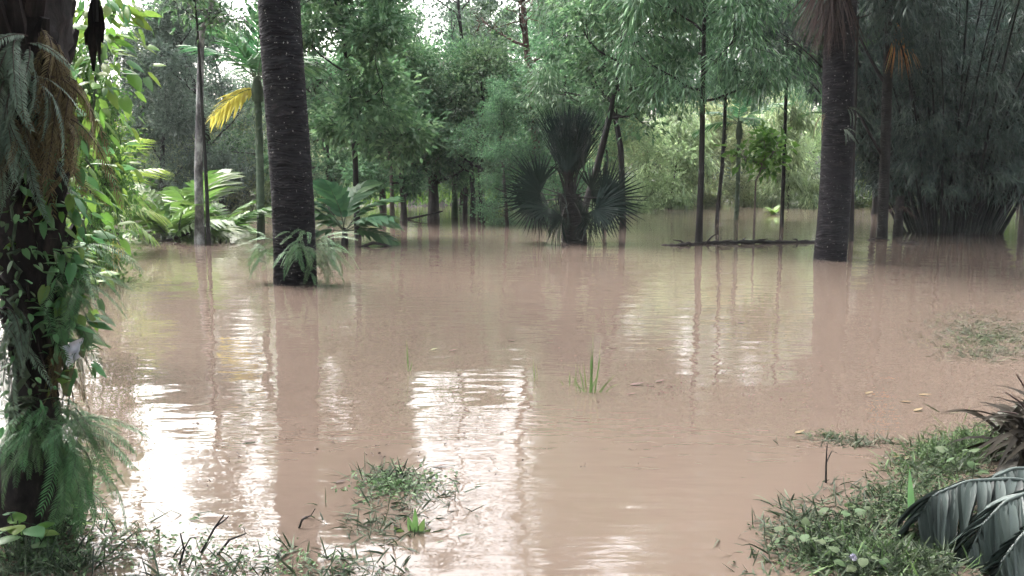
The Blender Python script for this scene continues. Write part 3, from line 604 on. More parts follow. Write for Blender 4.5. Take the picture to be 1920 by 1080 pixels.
# ------------------------------------------------------------------ bamboo clump
g = np.random.default_rng(40); CM = []
for k in range(8):
    mb = MB(); lb = MB(); Lc = g.uniform(9.5, 12.5); lean = R(3 + 3.4 * k); n = 40; t = np.linspace(0, 1, n)
    ang = lean + (R(38) + .25 * lean) * t ** 2.2
    st = Lc / n; C = np.cumsum(np.stack([np.sin(ang), .02 * np.sin(t * 5 + k), np.cos(ang)], 1) * st, 0); C[:, 2] -= .5
    s = np.linspace(0, 1, 121); Cc = np.stack([np.interp(s, t, C[:, i]) for i in range(3)], 1)
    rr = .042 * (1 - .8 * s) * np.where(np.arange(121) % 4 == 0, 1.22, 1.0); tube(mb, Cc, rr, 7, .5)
    m = 34
    for q in range(m):
        u = g.uniform(.16, 1); p, d = along(C, u); az = g.uniform(0, 2 * pi); bl = g.uniform(.5, 1.3) * (1.15 - .4 * u)
        B = bpath(g, p, (cos(az), sin(az), .35), bl, 5, .15, -.16); tube(mb, B, np.linspace(.010, .003, 6), 3, .5, cap=False)
        nl = 46; tt = g.uniform(.15, 1, nl); Pp = np.array([along(B, x)[0] for x in tt]) + g.normal(0, .10, (nl, 3))
        D = unit(g.normal(0, .5, (nl, 3)) + np.array([cos(az) * .35, sin(az) * .35, -.75]))
        strips(lb, Pp, D, g.normal(0, .5, (nl, 3)) + np.array([0, -.3, 1]), g.uniform(.16, .32, nl), g.uniform(.028, .045, nl), 2, .15, lambda t: np.array([.3, 1, .04]), np.clip(g.normal(.45, .12) + g.normal(0, .15, nl), 0, 1))
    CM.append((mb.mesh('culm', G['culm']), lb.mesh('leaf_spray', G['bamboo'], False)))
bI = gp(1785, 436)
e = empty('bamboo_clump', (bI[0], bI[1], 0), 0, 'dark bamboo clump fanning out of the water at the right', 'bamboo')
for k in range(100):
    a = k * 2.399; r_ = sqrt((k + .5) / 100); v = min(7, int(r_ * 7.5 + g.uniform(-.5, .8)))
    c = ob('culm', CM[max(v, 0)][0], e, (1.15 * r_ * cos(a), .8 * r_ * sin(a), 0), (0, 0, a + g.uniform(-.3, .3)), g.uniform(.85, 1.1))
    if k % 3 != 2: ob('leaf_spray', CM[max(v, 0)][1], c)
# a few loose bent canes at the clump's sides
for k, (p0, p1, p2) in enumerate((((1850, 433), (1885, 345), (1990, 180)), ((1840, 434), (1868, 340), (1940, 200)), ((1725, 436), (1705, 370), (1690, 300)), ((1738, 436), (1722, 360), (1706, 280)), ((1862, 432), (1900, 370), (1985, 270)))):
    mb = MB(); q = np.array([at(*p, bI[1] - .9) for p in (p0, p1, p2)]) - bI; s = np.linspace(0, 1, 40)[:, None]
    C = q[0] * (1 - s) ** 2 + 2 * s * (1 - s) * q[1] + s ** 2 * q[2]; C[0, 2] = -.3
    tube(mb, C, .038 * np.linspace(1, .5, 40) * np.where(np.arange(40) % 5 == 0, 1.2, 1), 7); mb.build('culm', G['culm'], e)

# ------------------------------------------------------------------ near left palm with ferns and vine
g = np.random.default_rng(50)
YL = LP[1]
e = empty('old_palm', (LP[0], LP[1], 0), 0, 'old palm trunk hung with ferns at the near left edge', 'palm')
def loc_l(px, py, dy=0.0): return at(px, py, YL + dy) - np.array([LP[0], LP[1], 0])
tpts = np.array([loc_l(28, 1120), loc_l(45, 980), loc_l(62, 820), loc_l(72, 690), loc_l(66, 560), loc_l(48, 400), loc_l(34, 200), loc_l(22, 0), loc_l(6, -250), loc_l(0, -500), loc_l(0, -640)])
rads = np.array([.26, .20, .105, .085, .115, .16, .20, .21, .19, .17, .15])
s0 = np.linspace(0, 1, 11); s1 = np.linspace(0, 1, 120)
P = np.stack([np.interp(s1, s0, tpts[:, i]) for i in range(3)], 1); rr = np.interp(s1, s0, rads)
mb = MB(); n = 20; th = np.linspace(0, 2 * pi, n, endpoint=False); m = len(P)
rw = rr[:, None] * (1 + .10 * np.sin(5 * th[None] + 9 * s1[:, None] * 6) + g.normal(0, .06, (m, n)))
V_ = P[:, None] + np.stack([np.cos(th)[None] * rw, np.sin(th)[None] * rw, 0 * rw], -1)
i = np.arange(m - 1)[:, None] * n; j = np.arange(n)[None]; k2 = (j + 1) % n
mb.add(V_, np.stack([i + j, i + k2, i + n + k2, i + n + j], -1).reshape(-1, 4)); mb.build('trunk', G['boot'], e)
# old leaf bases
bt = MB(); prof = [(0, .06, .02), (.09, .055, .022), (.17, .04, .018), (.23, .028, .012)]
Vb = []
for (z, w_, d_) in prof: Vb += [(-d_, -w_, z), (d_, -w_ * .7, z), (d_ * 1.4, 0, z), (d_, w_ * .7, z), (-d_, w_, z)]
Fb = [(r_ * 5 + c, r_ * 5 + (c + 1) % 5, r_ * 5 + 5 + (c + 1) % 5, r_ * 5 + 5 + c) for r_ in range(3) for c in range(5)]
bt.add(Vb, Fb); bt.add(Vb[-5:], [(0, 1, 2, 3, 4)]); BOOT = bt.mesh('leaf_base', G['boot'], False)
for k in range(120):
    s = g.uniform(.30, .92); q = int(s * 119); a = k * 2.399
    M = Matrix.Rotation(a, 4, 'Z') @ Matrix.Rotation(g.uniform(.15, .5), 4, 'Y')
    ob('leaf_base', BOOT, e, P[q] + np.array([cos(a), sin(a), 0]) * rr[q] * .92, M.to_euler(), g.uniform(.5, .95))
# hanging root strands
for k in range(26):
    mb = MB(); q = int(g.uniform(.28, .5) * 119); a = g.uniform(0, 2 * pi); p = P[q] + np.array([cos(a), sin(a), 0]) * rr[q] * 1.05; Lr = g.uniform(.25, .7)
    tube(mb, bpath(g, p, (0, 0, -1), Lr, 6, .12, -.1), np.linspace(.006, .002, 7), 4); mb.build('root_strand', G['boot'], e)
PF = [frond_mesh(110 + k, 2.4, 34, .6, .05, G['palm'], .45, .5) for k in range(2)]
for k in range(16): put(PF[k % 2], 'frond', e, P[-1], pi + 1.5 * sin(k * 2.399), R(15 + 60 * k / 16), g.uniform(-.3, .3), .75)
# the dark dead sheath hanging at the top
mb = MB(); q0, q1, q2 = loc_l(172, -260, .1), loc_l(178, -60, .1), loc_l(177, 135, .1)
tube(mb, [P[-10], (P[-10] + q0) / 2 + np.array([0, 0, .15]), q0, q1, loc_l(180, 40, .1)], [.02, .018, .016, .014, .012], 6)
for k, (x0, y0, x1, y1, w_) in enumerate(((182, -40, 170, 95, .05), (186, 0, 187, 120, .035), (176, 20, 176, 134, .05), (190, 10, 192, 80, .035), (172, 40, 162, 85, .04))):
    a0 = loc_l(x0, y0, .1); a1 = loc_l(x1, y1, .1 + .02 * k); strips(mb, [a0], [a1 - a0], [(.2 * k - .4, -1, 0)], np.linalg.norm(a1 - a0), w_ * .95, 8, 0, lambda t: .15 + np.sin(pi * (t * .9 + .05)) ** 1.3 * .85 * (1 - .25 * np.sin(t * 19) ** 2), .2, 1, .5)
mb.build('dead_sheath', [G['dbark'], G['boot']], e)

FERN = [frond_mesh(120 + k, .40, 27, .06, .0085, G['fern'], .55 + .1 * k, .35, rib=.004, seg=2, petiole=.12) for k in range(3)]
DFERN = [frond_mesh(125 + k, .36, 30, .05, .008, G['dryfern'], 1.1, .7, rib=.004, seg=2, petiole=.1, stemmat=G['dead']) for k in range(2)]
PFERN = [frond_mesh(128 + k, .36, 32, .045, .0095, G['grey'], .8, .4, rib=.004, seg=2, petiole=.1, stemmat=G['dead']) for k in range(2)]
def fern(loc, n, s, label, kind=FERN, az=(-pi, pi), el=(-20, 60), seed=0, group=None, jit=.02):
    g = np.random.default_rng(seed); e = empty('fern', loc, 0, label, 'fern', group)
    for k in range(n): put(kind[k % len(kind)], 'frond', e, (g.uniform(-1, 1) * jit, g.uniform(-.5, .5) * jit, g.uniform(-1.6, 1.6) * jit), g.uniform(*az), R(g.uniform(*el)), g.uniform(-.5, .5), s * g.uniform(.7, 1.2))
    return e
def lt(px, py, dy): return tuple(at(px, py, YL + dy))
FL = [  # ferns on the near left trunk
    (110, 790, -.10, 13, 1.0, FERN, (-1.6, .5), (-45, 25), 'big green fern hanging low on the near left trunk, above the water'),
    (135, 870, -.08, 11, .9, FERN, (-1.6, .4), (-60, 10), 'green fern drooping to the water at the foot of the near left trunk'),
    (70, 800, -.14, 9, .85, FERN, (-2.2, 0), (-40, 30), 'dark fern against the narrow lower part of the near left trunk'),
    (120, 560, -.06, 9, .8, FERN, (-1.2, .6), (-40, 20), 'fern halfway up the near left trunk beside the hanging leaves'),
    (125, 480, .05, 8, .85, FERN, (-1.0, .7), (-40, 20), 'fern on the near left trunk level with the yellow drooping frond'),
    (20, 620, -.16, 9, .9, PFERN, (-2.2, .2), (-50, 10), 'pale dusty fern low on the left edge of the near trunk'),
    (30, 120, -.24, 10, 1.1, PFERN, (-2.4, .2), (-60, 10), 'grey dusty fern high on the near left trunk'),
    (20, 250, -.22, 8, 1.0, PFERN, (-2.2, .2), (-60, 0), 'grey dusty fern in the middle of the near left trunk'),
    (95, 190, -.16, 12, 1.05, DFERN, (-1.5, .4), (-70, -10), 'dry tan fern hanging from the near left trunk'),
    (15, 230, -.24, 6, .7, DFERN, (-2.4, -.4), (-60, 0), 'brown withered fern at the left edge of the near trunk'),
    (85, 90, -.12, 7, .9, DFERN, (-1.4, .2), (-70, -20), 'withered purple brown fern high on the near left trunk'),
    (20, 800, -.02, 9, .9, FERN, (-2.4, -.4), (0, 70), 'bright fern at the left edge above the dark roots'),
    (105, 650, -.05, 7, .65, DFERN, (-1.4, .3), (-60, 0), 'small dry fern beside the white scrap on the near left trunk'),
]
for k, (px, py, dy, n, s, kind, az, el, lab) in enumerate(FL):
    fern(lt(px, py, dy), int(n * 2.3), s * .7, lab, kind, az, el, 200 + k, 'ferns on the near left palm', .07)
# ferns at the foot of the two black trunks and torn leaves on the right one
for k, (px, py, dy, n, s, az, el, lab) in enumerate(((560, 455, -.30, 10, 1.0, (-2.6, -.4), (-35, 35), 'fern in front of the foot of the left black palm trunk'), (600, 470, -.1, 11, 1.2, (-1.4, 1.0), (-35, 50), 'fern on the right side of the foot of the left black trunk'), (505, 470, -.1, 9, 1.0, (2.0, 4.2), (-35, 50), 'fern on the left side of the foot of the left black trunk'), (590, 515, -.2, 7, .7, (-1.6, .6), (0, 60), 'small fern at the waterline of the left black trunk'))):
    q = at(px, py, bA[1] + dy); fern(tuple(q), int(n * 2.6), s * .95, lab, FERN, az, el, 240 + k, 'ferns at the left black trunk', .12)
for k, (px, py, az, lab) in enumerate(((1590, 200, (-1.2, .2), 'pale fern high on the right side of the right black trunk'), (1583, 240, (-1.6, -.6), 'pale fern below the other on the right black trunk'), (1548, 215, (2.4, 3.6), 'pale fern on the left side of the right black trunk'))):
    q = at(px, py, bB[1] - .27); fern(tuple(q), 5, .95, lab, [DFERN[0], FERN[0]] if k == 2 else [PFERN[1]], az, (-40, 25), 250 + k, 'ferns on the right black trunk')

# heart leaved vine and big leaves beside the near palm
def heart_mesh(mat):
    mb = MB(); ys_ = [0, .06, .16, .34, .55, .75, .9, 1.0]; wd = [.12, .36, .46, .47, .38, .24, .11, 0]
    V_ = []
    for y, w_ in zip(ys_, wd):
        z = -.22 * y ** 2; V_ += [(y - (.16 if y < .1 else 0) * 1, -w_, z - .10 * w_), (y, 0, z + .03), (y - (.16 if y < .1 else 0), w_, z - .10 * w_)]
    F = []
    for r_ in range(7): F += [(r_ * 3, r_ * 3 + 1, r_ * 3 + 4, r_ * 3 + 3), (r_ * 3 + 1, r_ * 3 + 2, r_ * 3 + 5, r_ * 3 + 4)]
    mb.add(V_, F, .6); return mb.mesh('leaf', mat)
HEARTS = [heart_mesh(G['bright']), heart_mesh(G['fern']), heart_mesh(G['weed'])]
g = np.random.default_rng(52)
def vine(name, pts, Y, n, smin, smax, label, rad=.18, mats=(0, 0, 0, 1), seed=0):
    g = np.random.default_rng(seed); q = np.array([at(a, b, Y) for a, b in pts]); base = q[0].copy(); e = empty(name, tuple(base), 0, label, 'vine')
    s = np.linspace(0, 1, 40); s_ = np.linspace(0, 1, len(q)); C = np.stack([np.interp(s, s_, (q - base)[:, i]) for i in range(3)], 1)
    C[1:-1] += g.normal(0, .02, C[1:-1].shape)
    mb = MB(); tube(mb, C, np.linspace(.014, .006, 40), 6); mb.build('stem', G['green_stem'], e)
    for k in range(n):
        p, _ = along(C, g.uniform(.03, 1)); a = g.uniform(0, 2 * pi); off = np.array([cos(a), sin(a), g.uniform(-.5, .7)]) * rad * g.uniform(.3, 1.1)
        mb = None; put(HEARTS[mats[k % len(mats)]], 'leaf', e, p + off, a + g.uniform(-.6, .6), R(g.uniform(-75, 15)), g.uniform(-.7, .7), tuple(g.uniform(smin, smax) * np.array([1.15, g.uniform(.4, .85) , 1])))
    return e
vine('climbing_vine', [(150, 560), (160, 400), (170, 250), (185, 120), (190, 40), (178, -10)], 7.5, 420, .05, .15, 'bright heart leaved vine climbing right of the near left palm', .38, seed=1)
vine('climbing_vine', [(125, 740), (118, 600), (112, 480), (108, 380), (100, 260)], YL - .02, 260, .03, .085, 'leafy green vine running down the right side of the near left trunk', .16, (0, 1, 1), seed=2)
vine('climbing_vine', [(30, 800), (40, 640), (30, 500), (18, 360)], YL - .2, 330, .018, .045, 'small leaved creeper on the face of the near left trunk', .2, (1, 1, 2), seed=3)
# low heart leaved herbs at the bottom left corner
for k, (px, py, n, s, lab) in enumerate(((40, 1045, 16, .075, 'round leaved herb in the bottom left corner'), (110, 1010, 10, .06, 'yellow green herb beside the foot of the near left palm'), (10, 960, 9, .07, 'dark leafy herb at the left edge under the trunk'))):
    b = gp(px, py); e = empty('herb', (b[0], b[1], 0), 0, lab, 'herb')
    for q in range(n):
        a = q * 2.399; r_ = g.uniform(.03, .16); h = g.uniform(.04, .17); mb = MB(); p = np.array([cos(a) * r_, sin(a) * r_, h])
        tube(mb, [(cos(a) * .02, sin(a) * .02, -.05), p * np.array([.6, .6, .8]), p], .003, 4); st = mb.build('stalk', G['green_stem'], e)
        put(HEARTS[q % 2], 'leaf', st, p, a, R(g.uniform(-20, 25)), 0, s * g.uniform(.7, 1.3))
# scrap of white plastic caught in the ferns
mb = MB(); n = 9; U, W_ = np.meshgrid(np.linspace(-1, 1, n), np.linspace(-1, 1, n)); g = np.random.default_rng(53)
Zc = .012 * np.sin(U * 4 + W_ * 3) + .008 * np.sin(W_ * 8) ; Xc = U * .036 * (1 - .3 * W_); i = (np.arange(n - 1)[:, None] * n + np.arange(n - 1)[None]).ravel()
mb.add(np.stack([Xc, Zc, W_ * -.045 + U * .02], -1), np.stack([i, i + 1, i + n + 1, i + n], -1))
m, t, o_ = mat_base('white_plastic'); p = t.nodes.new('ShaderNodeBsdfPrincipled'); p.inputs['Base Color'].default_value = (.62, .63, .72, 1); p.inputs['Roughness'].default_value = .35; t.links.new(p.outputs[0], o_.inputs[0])
o = mb.build('plastic_scrap', m); o.location = lt(137, 660, -.12); tag(o, 'scrap of white plastic caught on the near left trunk', 'scrap')

# ------------------------------------------------------------------ floating grass, reeds, debris
def water_grass(name, blobs, label, mat, lenr=(.06, .18), up=.5, wd=(.004, .010), zoff=0.0, kind='stuff'):
    g = np.random.default_rng(sum(ord(c) for c in label)); lb = MB()
    for (cx, cy, rx, ry, n, rot) in blobs:
        k = 0; px = g.normal(0, .45, n) * rx; py = g.normal(0, .45, n) * ry; c_, s_ = cos(rot), sin(rot)
        X = cx + px * c_ - py * s_; Yp = np.clip(cy + px * s_ + py * c_, 460, 1180)
        cl = np.array([gp(a, b) for a, b in zip(X, Yp)])
        m = 5; P = np.repeat(cl, m, 0) + np.concatenate([g.normal(0, .03, (n * m, 2)), np.zeros((n * m, 1))], 1)
        P[:, 2] = np.maximum(ground_h(P[:, 0], P[:, 1]), 0) - .008 + zoff
        D = np.concatenate([g.normal(0, 1, (n * m, 2)), np.abs(g.normal(up, up * .7, (n * m, 1)))], 1)
        strips(lb, P, D, np.array([0, 0, 1.]) + g.normal(0, .5, (n * m, 3)), g.uniform(*lenr, n * m), g.uniform(*wd, n * m), 3, g.uniform(0, .5, n * m), lambda t: np.array([.5, 1, .8, .05]), np.clip(np.repeat(g.normal(.5, .2, n), m) + g.normal(0, .2, n * m), 0, 1))
    return tag(lb.build(name, mat, None, False), label, 'grass', kind=kind)
water_grass('floating_grass', [(1860, 625, 130, 40, 420, 0), (1790, 600, 70, 25, 110, 0), (1850, 665, 120, 14, 150, 0)], 'mat of floating grass at the right edge, out on the water', G['wetgrass'], (.05, .16), .25)
water_grass('floating_grass', [(1640, 960, 190, 80, 260, -.2), (1560, 1040, 160, 60, 220, 0), (1800, 860, 120, 45, 350, -.25), (1700, 1060, 170, 40, 380, 0), (1600, 830, 90, 10, 60, 0), (1500, 980, 80, 50, 120, 0)], 'thick wet grass creeping over the water at the bottom right', G['wetgrass'], (.05, .15), .5)
water_grass('bank_grass', [(1790, 850, 110, 40, 190, -.2), (1640, 1050, 150, 50, 150, 0), (1850, 830, 60, 40, 90, 0), (1780, 960, 70, 60, 50, 0)], 'fresh green grass on the bank round the drooping wet fronds', G['grass'], (.05, .17), .6, (.004, .010))
water_grass('floating_grass', [(735, 900, 70, 22, 130, .05), (760, 930, 120, 50, 110, 0), (700, 985, 120, 40, 90, 0)], 'ragged floating grass in the lower middle of the water', G['wetgrass'], (.05, .15), .3)
water_grass('floating_grass', [(310, 1045, 260, 34, 34, 0), (240, 1000, 110, 26, 22, 0), (520, 1050, 160, 26, 26, 0), (650, 1070, 150, 30, 34, 0), (400, 1085, 300, 14, 40, 0)], 'dark soaked grass along the bottom left of the water', G['wetgrass'], (.05, .16), .4)
water_grass('bank_grass', [(60, 985, 110, 40, 130, 0), (90, 1065, 120, 30, 110, 0)], 'grass at the foot of the near left palm', G['wetgrass'], (.06, .2), .8, (.004, .009))
def leaf_litter(blobs, label, mat, sz=(.012, .035), cat='ground cover', name='creeping_herb'):
    g = np.random.default_rng(len(label)); lb = MB()
    for (cx, cy, rx, ry, n, rot) in blobs:
        px = g.normal(0, .45, n) * rx; py = g.normal(0, .45, n) * ry; c_, s_ = cos(rot), sin(rot)
        P = np.array([gp(a, b) for a, b in zip(cx + px * c_ - py * s_, np.clip(cy + px * s_ + py * c_, 460, 1180))])
        P = np.repeat(P, 3, 0) + g.normal(0, .02, (n * 3, 3)) * np.array([1, 1, 0]); n *= 3
        P[:, 2] = np.maximum(ground_h(P[:, 0], P[:, 1]), 0) + np.abs(g.normal(0, .022, n)) + .002
        leaves(lb, P, np.concatenate([g.normal(0, 1, (n, 2)), g.normal(.1, .3, (n, 1))], 1), np.array([0, 0, 1.]) + g.normal(0, .4, (n, 3)), g.uniform(*sz, n), g.uniform(sz[0] * .6, sz[1] * .55, n), np.clip(g.normal(.5, .25, n), 0, 1), 0, .15)
    return tag(lb.build(name, mat, None, False), label, cat, kind='stuff')
leaf_litter([(1620, 1000, 170, 60, 420, -.1), (1780, 850, 120, 40, 420, -.25), (1560, 1050, 110, 30, 180, 0), (1700, 930, 110, 50, 400, -.4), (1560, 820, 70, 6, 40, 0), (1850, 640, 110, 30, 260, 0)], 'small leaved creeping herb on the wet bank at the bottom right', G['weed'])
leaf_litter([(280, 1020, 230, 36, 70, 0), (480, 1060, 200, 26, 55, 0), (70, 1040, 110, 40, 200, 0), (740, 910, 90, 30, 160, 0), (150, 900, 60, 60, 120, 0)], 'small leaved creeping herb in the shallows at the bottom left', G['fern'], (.014, .04))
def tuft(name, px, py, blades, label, mat=None):
    b = gp(px, py); e = empty(name, (b[0], b[1], 0), 0, label, 'grass'); g = np.random.default_rng(px)
    for (dx, h, lean, w_) in blades:
        mb = MB(); lean = lean + g.normal(0, .08); d = np.array([lean, g.normal(0, .1), 1.0]); strips(mb, [(dx, g.normal(0, .02), -.04)], d, [(.1, -1, .1)], h, w_ * (.65 if name == 'reed_tuft' else 1), 6, abs(lean) * .5 + .05, lambda t: np.clip(np.minimum(.6 + t, (1 - t) * 2.2 + .04), 0, 1), g.uniform(.3, .9), 0, .25); mb.build('blade', mat or G['reed'], e)
    return e
tuft('reed_tuft', 1105, 735, [(0, .40, .02, .022), (.015, .42, -.03, .02), (.03, .36, .1, .02), (-.02, .32, -.12, .016), (.06, .3, .4, .014), (.05, .26, .6, .012), (.09, .25, .8, .010), (-.05, .25, -.35, .012), (.02, .58, .05, .008), (-.03, .3, -.25, .014), (.04, .5, .0, .007), (.08, .2, 1.2, .009), (-.10, .28, -.1, .01), (.0, .2, .3, .014), (-.01, .22, -.6, .01), (.1, .16, 1.5, .008)], 'bright green reed tuft standing alone in the middle of the water')
tuft('reed_tuft', 765, 697, [(0, .33, .03, .017), (.008, .16, .08, .010)], 'single upright green blade left of the middle')
tuft('reed_tuft', 1003, 712, [(0, .23, .01, .012), (.02, .18, -.05, .008)], 'thin green blade left of the bright reed tuft')
tuft('reed_tuft', 1068, 722, [(0, .15, -.1, .014), (.02, .12, .2, .01), (-.03, .13, -.4, .008)], 'short blades just left of the bright reed tuft')
tuft('spear_leaf', 1706, 985, [(0, .37, -.10, .034), (.02, .12, .3, .02)], 'tall dark spear leaf beside the drooping wet fronds', G['fern'])
tuft('broad_weed', 775, 995, [(0, .13, -.2, .03), (.02, .14, .25, .032), (.03, .1, .6, .028), (-.03, .12, -.5, .03), (.01, .17, 0, .028)], 'green broad leaved weed poking out of the lower middle water', G['reed'])
# sunken twigs
TW = [((368, 1035), (402, 990), (420, 965), 'bare dark twig sticking out of the bright water, bottom left'), ((395, 1040), (430, 1012), (462, 1000), 'low bent twig beside the bare dark twig, bottom left'), ((330, 1060), (345, 1030), (338, 1000), 'short twig left of the bare dark twig, bottom left'), ((1549, 905), (1549, 868), (1551, 832), 'thin upright stalk in the water left of the spear leaf'), ((555, 990), (566, 975), (575, 968), 'short yellowish twig in the lower left water')]
for (a, b_, c, lab) in TW:
    q0 = gp(*a); q1 = at(b_[0], b_[1], q0[1]); q2 = at(c[0], c[1], q0[1] + .02); mb = MB(); p0 = q0.copy(); p0[2] = -.04
    tube(mb, np.array([p0, q1, q2]) - q0, [.006, .005, .003], 5); tube(mb, np.array([q1, (q1 + q2) / 2 + np.array([.03, .01, .01]), q1 + np.array([.06, .01, .05])]) - q0, [.004, .003, .002], 4)
    o = mb.build('twig', G['dbark']); o.location = q0; tag(o, lab, 'twig')
# floating log line and branches
mb = MB(); q = [gp(1232, 459), gp(1275, 461), gp(1330, 457), gp(1400, 458), gp(1460, 456), gp(1528, 455)]
C = np.array(q); C[:, 2] = [.0, .02, .03, .05, .02, .01]; C[0, 2] = -.05; s = np.linspace(0, 1, 40); C = np.stack([np.interp(s, np.linspace(0, 1, 6), C[:, i]) for i in range(3)], 1); g = np.random.default_rng(54); C[:, 2] += g.normal(0, .012, 40)
base = C[0].copy(); base[2] = 0; tube(mb, C - base, .05 * np.linspace(.7, 1.1, 40) * g.uniform(.8, 1.2, 40), 8); o = mb.build('floating_log', G['dbark']); o.location = base
for k, (a, b_) in enumerate((((1320, 458), (1348, 436)), ((1390, 457), (1398, 446)), ((1290, 460), (1262, 450)), ((1500, 456), (1486, 448)), ((1340, 460), (1370, 452)), ((1405, 458), (1440, 448)))):
    mb = MB(); p0 = gp(*a); p1 = at(*b_, p0[1] + .1); tube(mb, np.array([p0 + [0, 0, -.03], (p0 + p1) / 2 + [0, 0, .04], p1]) - base, [.03, .022, .01], 5); mb.build('branch', G['dbark'], o)
tag(o, 'long dark log with broken branches floating by the slim trunk', 'log')
for k, (pts, r_, lab) in enumerate((([(675, 462), (700, 455), (728, 461), (745, 470)], .04, 'dark debris log floating by the young palm'), ([(1625, 450), (1648, 446), (1672, 452)], .035, 'bent branch in the water at the foot of the slim fan palm'), ([(1688, 457), (1706, 455), (1722, 457)], .05, 'short dark log floating in front of the bamboo'), ([(232, 456), (222, 438), (205, 430)], .03, 'dark bent stalk at the water below the yellowing frond'), ([(750, 412), (790, 405), (830, 396)], .05, 'fallen branch lying from the thin pair of trees to the stout trunk'), ([(300, 452), (330, 446), (358, 436)], .05, 'broken dark branch left of the foot of the mottled trunk'), ([(1015, 330), (965, 318), (925, 296)], .05, 'dark bare limb sticking out to the left of the fan palm heart'), ([(0, 955), (45, 948), (85, 945), (112, 965)], .008, 'pale bent stem crossing under the near left palm'))):
    if k == 6: continue
    Yd = gp(*pts[0])[1] if k != 7 else 4.1
    q = np.array([at(a, b_, Yd) for a, b_ in pts]); base = q[0].copy(); base[2] = 0; q[0][2] -= .03
    mb = MB(); s = np.linspace(0, 1, 14); C = np.stack([np.interp(s, np.linspace(0, 1, len(q)), (q - base)[:, i]) for i in range(3)], 1); tube(mb, C, r_ * np.linspace(1, .6, 14) * g.uniform(.85, 1.15, 14), 7)
    o = mb.build('fallen_branch', G['tan'] if k == 7 else G['dbark']); o.location = base; tag(o, lab, 'branch')
leaf_litter([(1000, 700, 700, 130, 60, 0), (1300, 560, 500, 60, 50, 0), (700, 830, 500, 90, 50, 0), (1500, 720, 300, 60, 40, 0), (1250, 730, 60, 14, 14, 0), (553, 534, 75, 5, 60, 0), (1556, 489, 60, 4, 45, 0), (1075, 458, 50, 4, 40, 0), (380, 459, 60, 4, 40, 0), (645, 461, 60, 3, 40, 0), (1790, 440, 140, 4, 60, 0), (1655, 449, 40, 3, 25, 0)], 'scattered dark specks of litter afloat on the brown water', G['dead'], (.008, .03), 'litter', 'floating_litter')
# dead leaves and bits afloat
FLT = [(1195, 722, 'dead', 'dark dead leaf floating right of the bright reed tuft, left one of two'), (1238, 716, 'dead', 'dark dead leaf floating right of the bright reed tuft, right one of two'), (1185, 740, 'dead', 'tiny dark leaf floating just below the two dead leaves by the reed tuft'),
       (815, 656, 'dull', 'greenish dead leaf floating right of the single upright blade'), (850, 658, 'dead', 'tiny dark leaf floating beside the greenish dead leaf'), (960, 640, 'dead', 'small dark leaf afloat up left of the thin green blade'),
       (1700, 755, 'dryfern', 'largest pale leaf scrap afloat right of the middle'), (1735, 742, 'dryfern', 'pale leaf scrap afloat above and right of the largest one'), (1630, 738, 'dryfern', 'pale leaf scrap afloat left of the largest one'), (1722, 770, 'dryfern', 'pale leaf scrap afloat just below the largest one'),
       (470, 830, 'dead', 'dark leaf afloat beside the white glare at the left'), (575, 972, 'dead', 'dark leaf afloat by the short yellowish twig'), (830, 875, 'dead', 'dark leaf afloat right above the ragged grass in the lower middle'), (1240, 656, 'dryfern', 'small pale scrap afloat between the reed tuft and the right black trunk'),
       (1390, 606, 'dead', 'small dark leaf afloat in front of the floating log'), (460, 795, 'dead', 'small dark leaf afloat just above another beside the left glare'), (640, 905, 'dead', 'small dark leaf afloat left of the ragged grass'), (1552, 815, 'dryfern', 'pale scrap afloat above the thin upright stalk'), (1500, 812, 'dryfern', 'pale scrap afloat left of the thin upright stalk'), (1690, 860, 'dryfern', 'pale scrap afloat at the edge of the right bank grass')]
for k, (px, py, mt, lab) in enumerate(FLT):
    b = gp(px, py); mb = MB(); a = g.uniform(-.5, .5); s_ = g.uniform(.05, .1) * (1 if k > 3 else 1.3)
    strips(mb, [(-.5 * s_ * cos(a), -.5 * s_ * sin(a), .004)], [(cos(a), sin(a), .02)], [(0, 0, 1)], s_, s_ * .38, 5, -.12, None, g.uniform(.2, .8), 0, .3)
    o = mb.build('floating_leaf', G[mt]); o.location = b; tag(o, lab, 'leaf', 'leaf scraps afloat' if mt == 'dryfern' else 'dead leaves afloat')

# ------------------------------------------------------------------ right bank: dead strappy clump and drooping wet palm fronds
b = np.array([2.92, 4.55, 0.0]); b[2] = float(ground_h(b[:1], b[1:2])[0]); g = np.random.default_rng(56)
e = empty('dead_clump', tuple(b), 0, 'clump of dark withered strap leaves on the bank at the right edge', 'plant')
DC = []
for k in range(6):
    mb = MB(); strips(mb, [(0, 0, 0)], [(1, 0, .35 + .2 * k)], [(0, 0, 1)], .5, .028, 7, .75, lambda t: np.clip(np.minimum(.7 + t, (1 - t) * 2 + .05), 0, 1), .15 * k, 0, .4); DC.append(mb.mesh('strap_leaf', G['strap']))
for k in range(170): put(DC[k % 6], 'strap_leaf', e, (g.normal(0, .08), g.normal(0, .08), g.uniform(0, .1)), g.uniform(-pi, pi), R(g.uniform(-30, 35)), g.uniform(-.8, .8), g.uniform(.6, 1.25))
for (c, h) in (((1868, 770), .0), ((1905, 700), 0), ((1885, 735), 0)):
    mb = MB(); q = at(c[0], c[1], b[1]) - b; tube(mb, [(0, 0, .1), q * .6 + np.array([0, 0, .07]), q], [.008, .006, .003], 5); mb.build('dead_stalk', G['dead'], e)
e = empty('low_palm', (3.2, 3.75, .1), 0, 'drooping wet blue grey palm fronds on the bank, bottom right corner', 'palm'); eb = np.array([3.2, 3.75, .1]); g = np.random.default_rng(58)
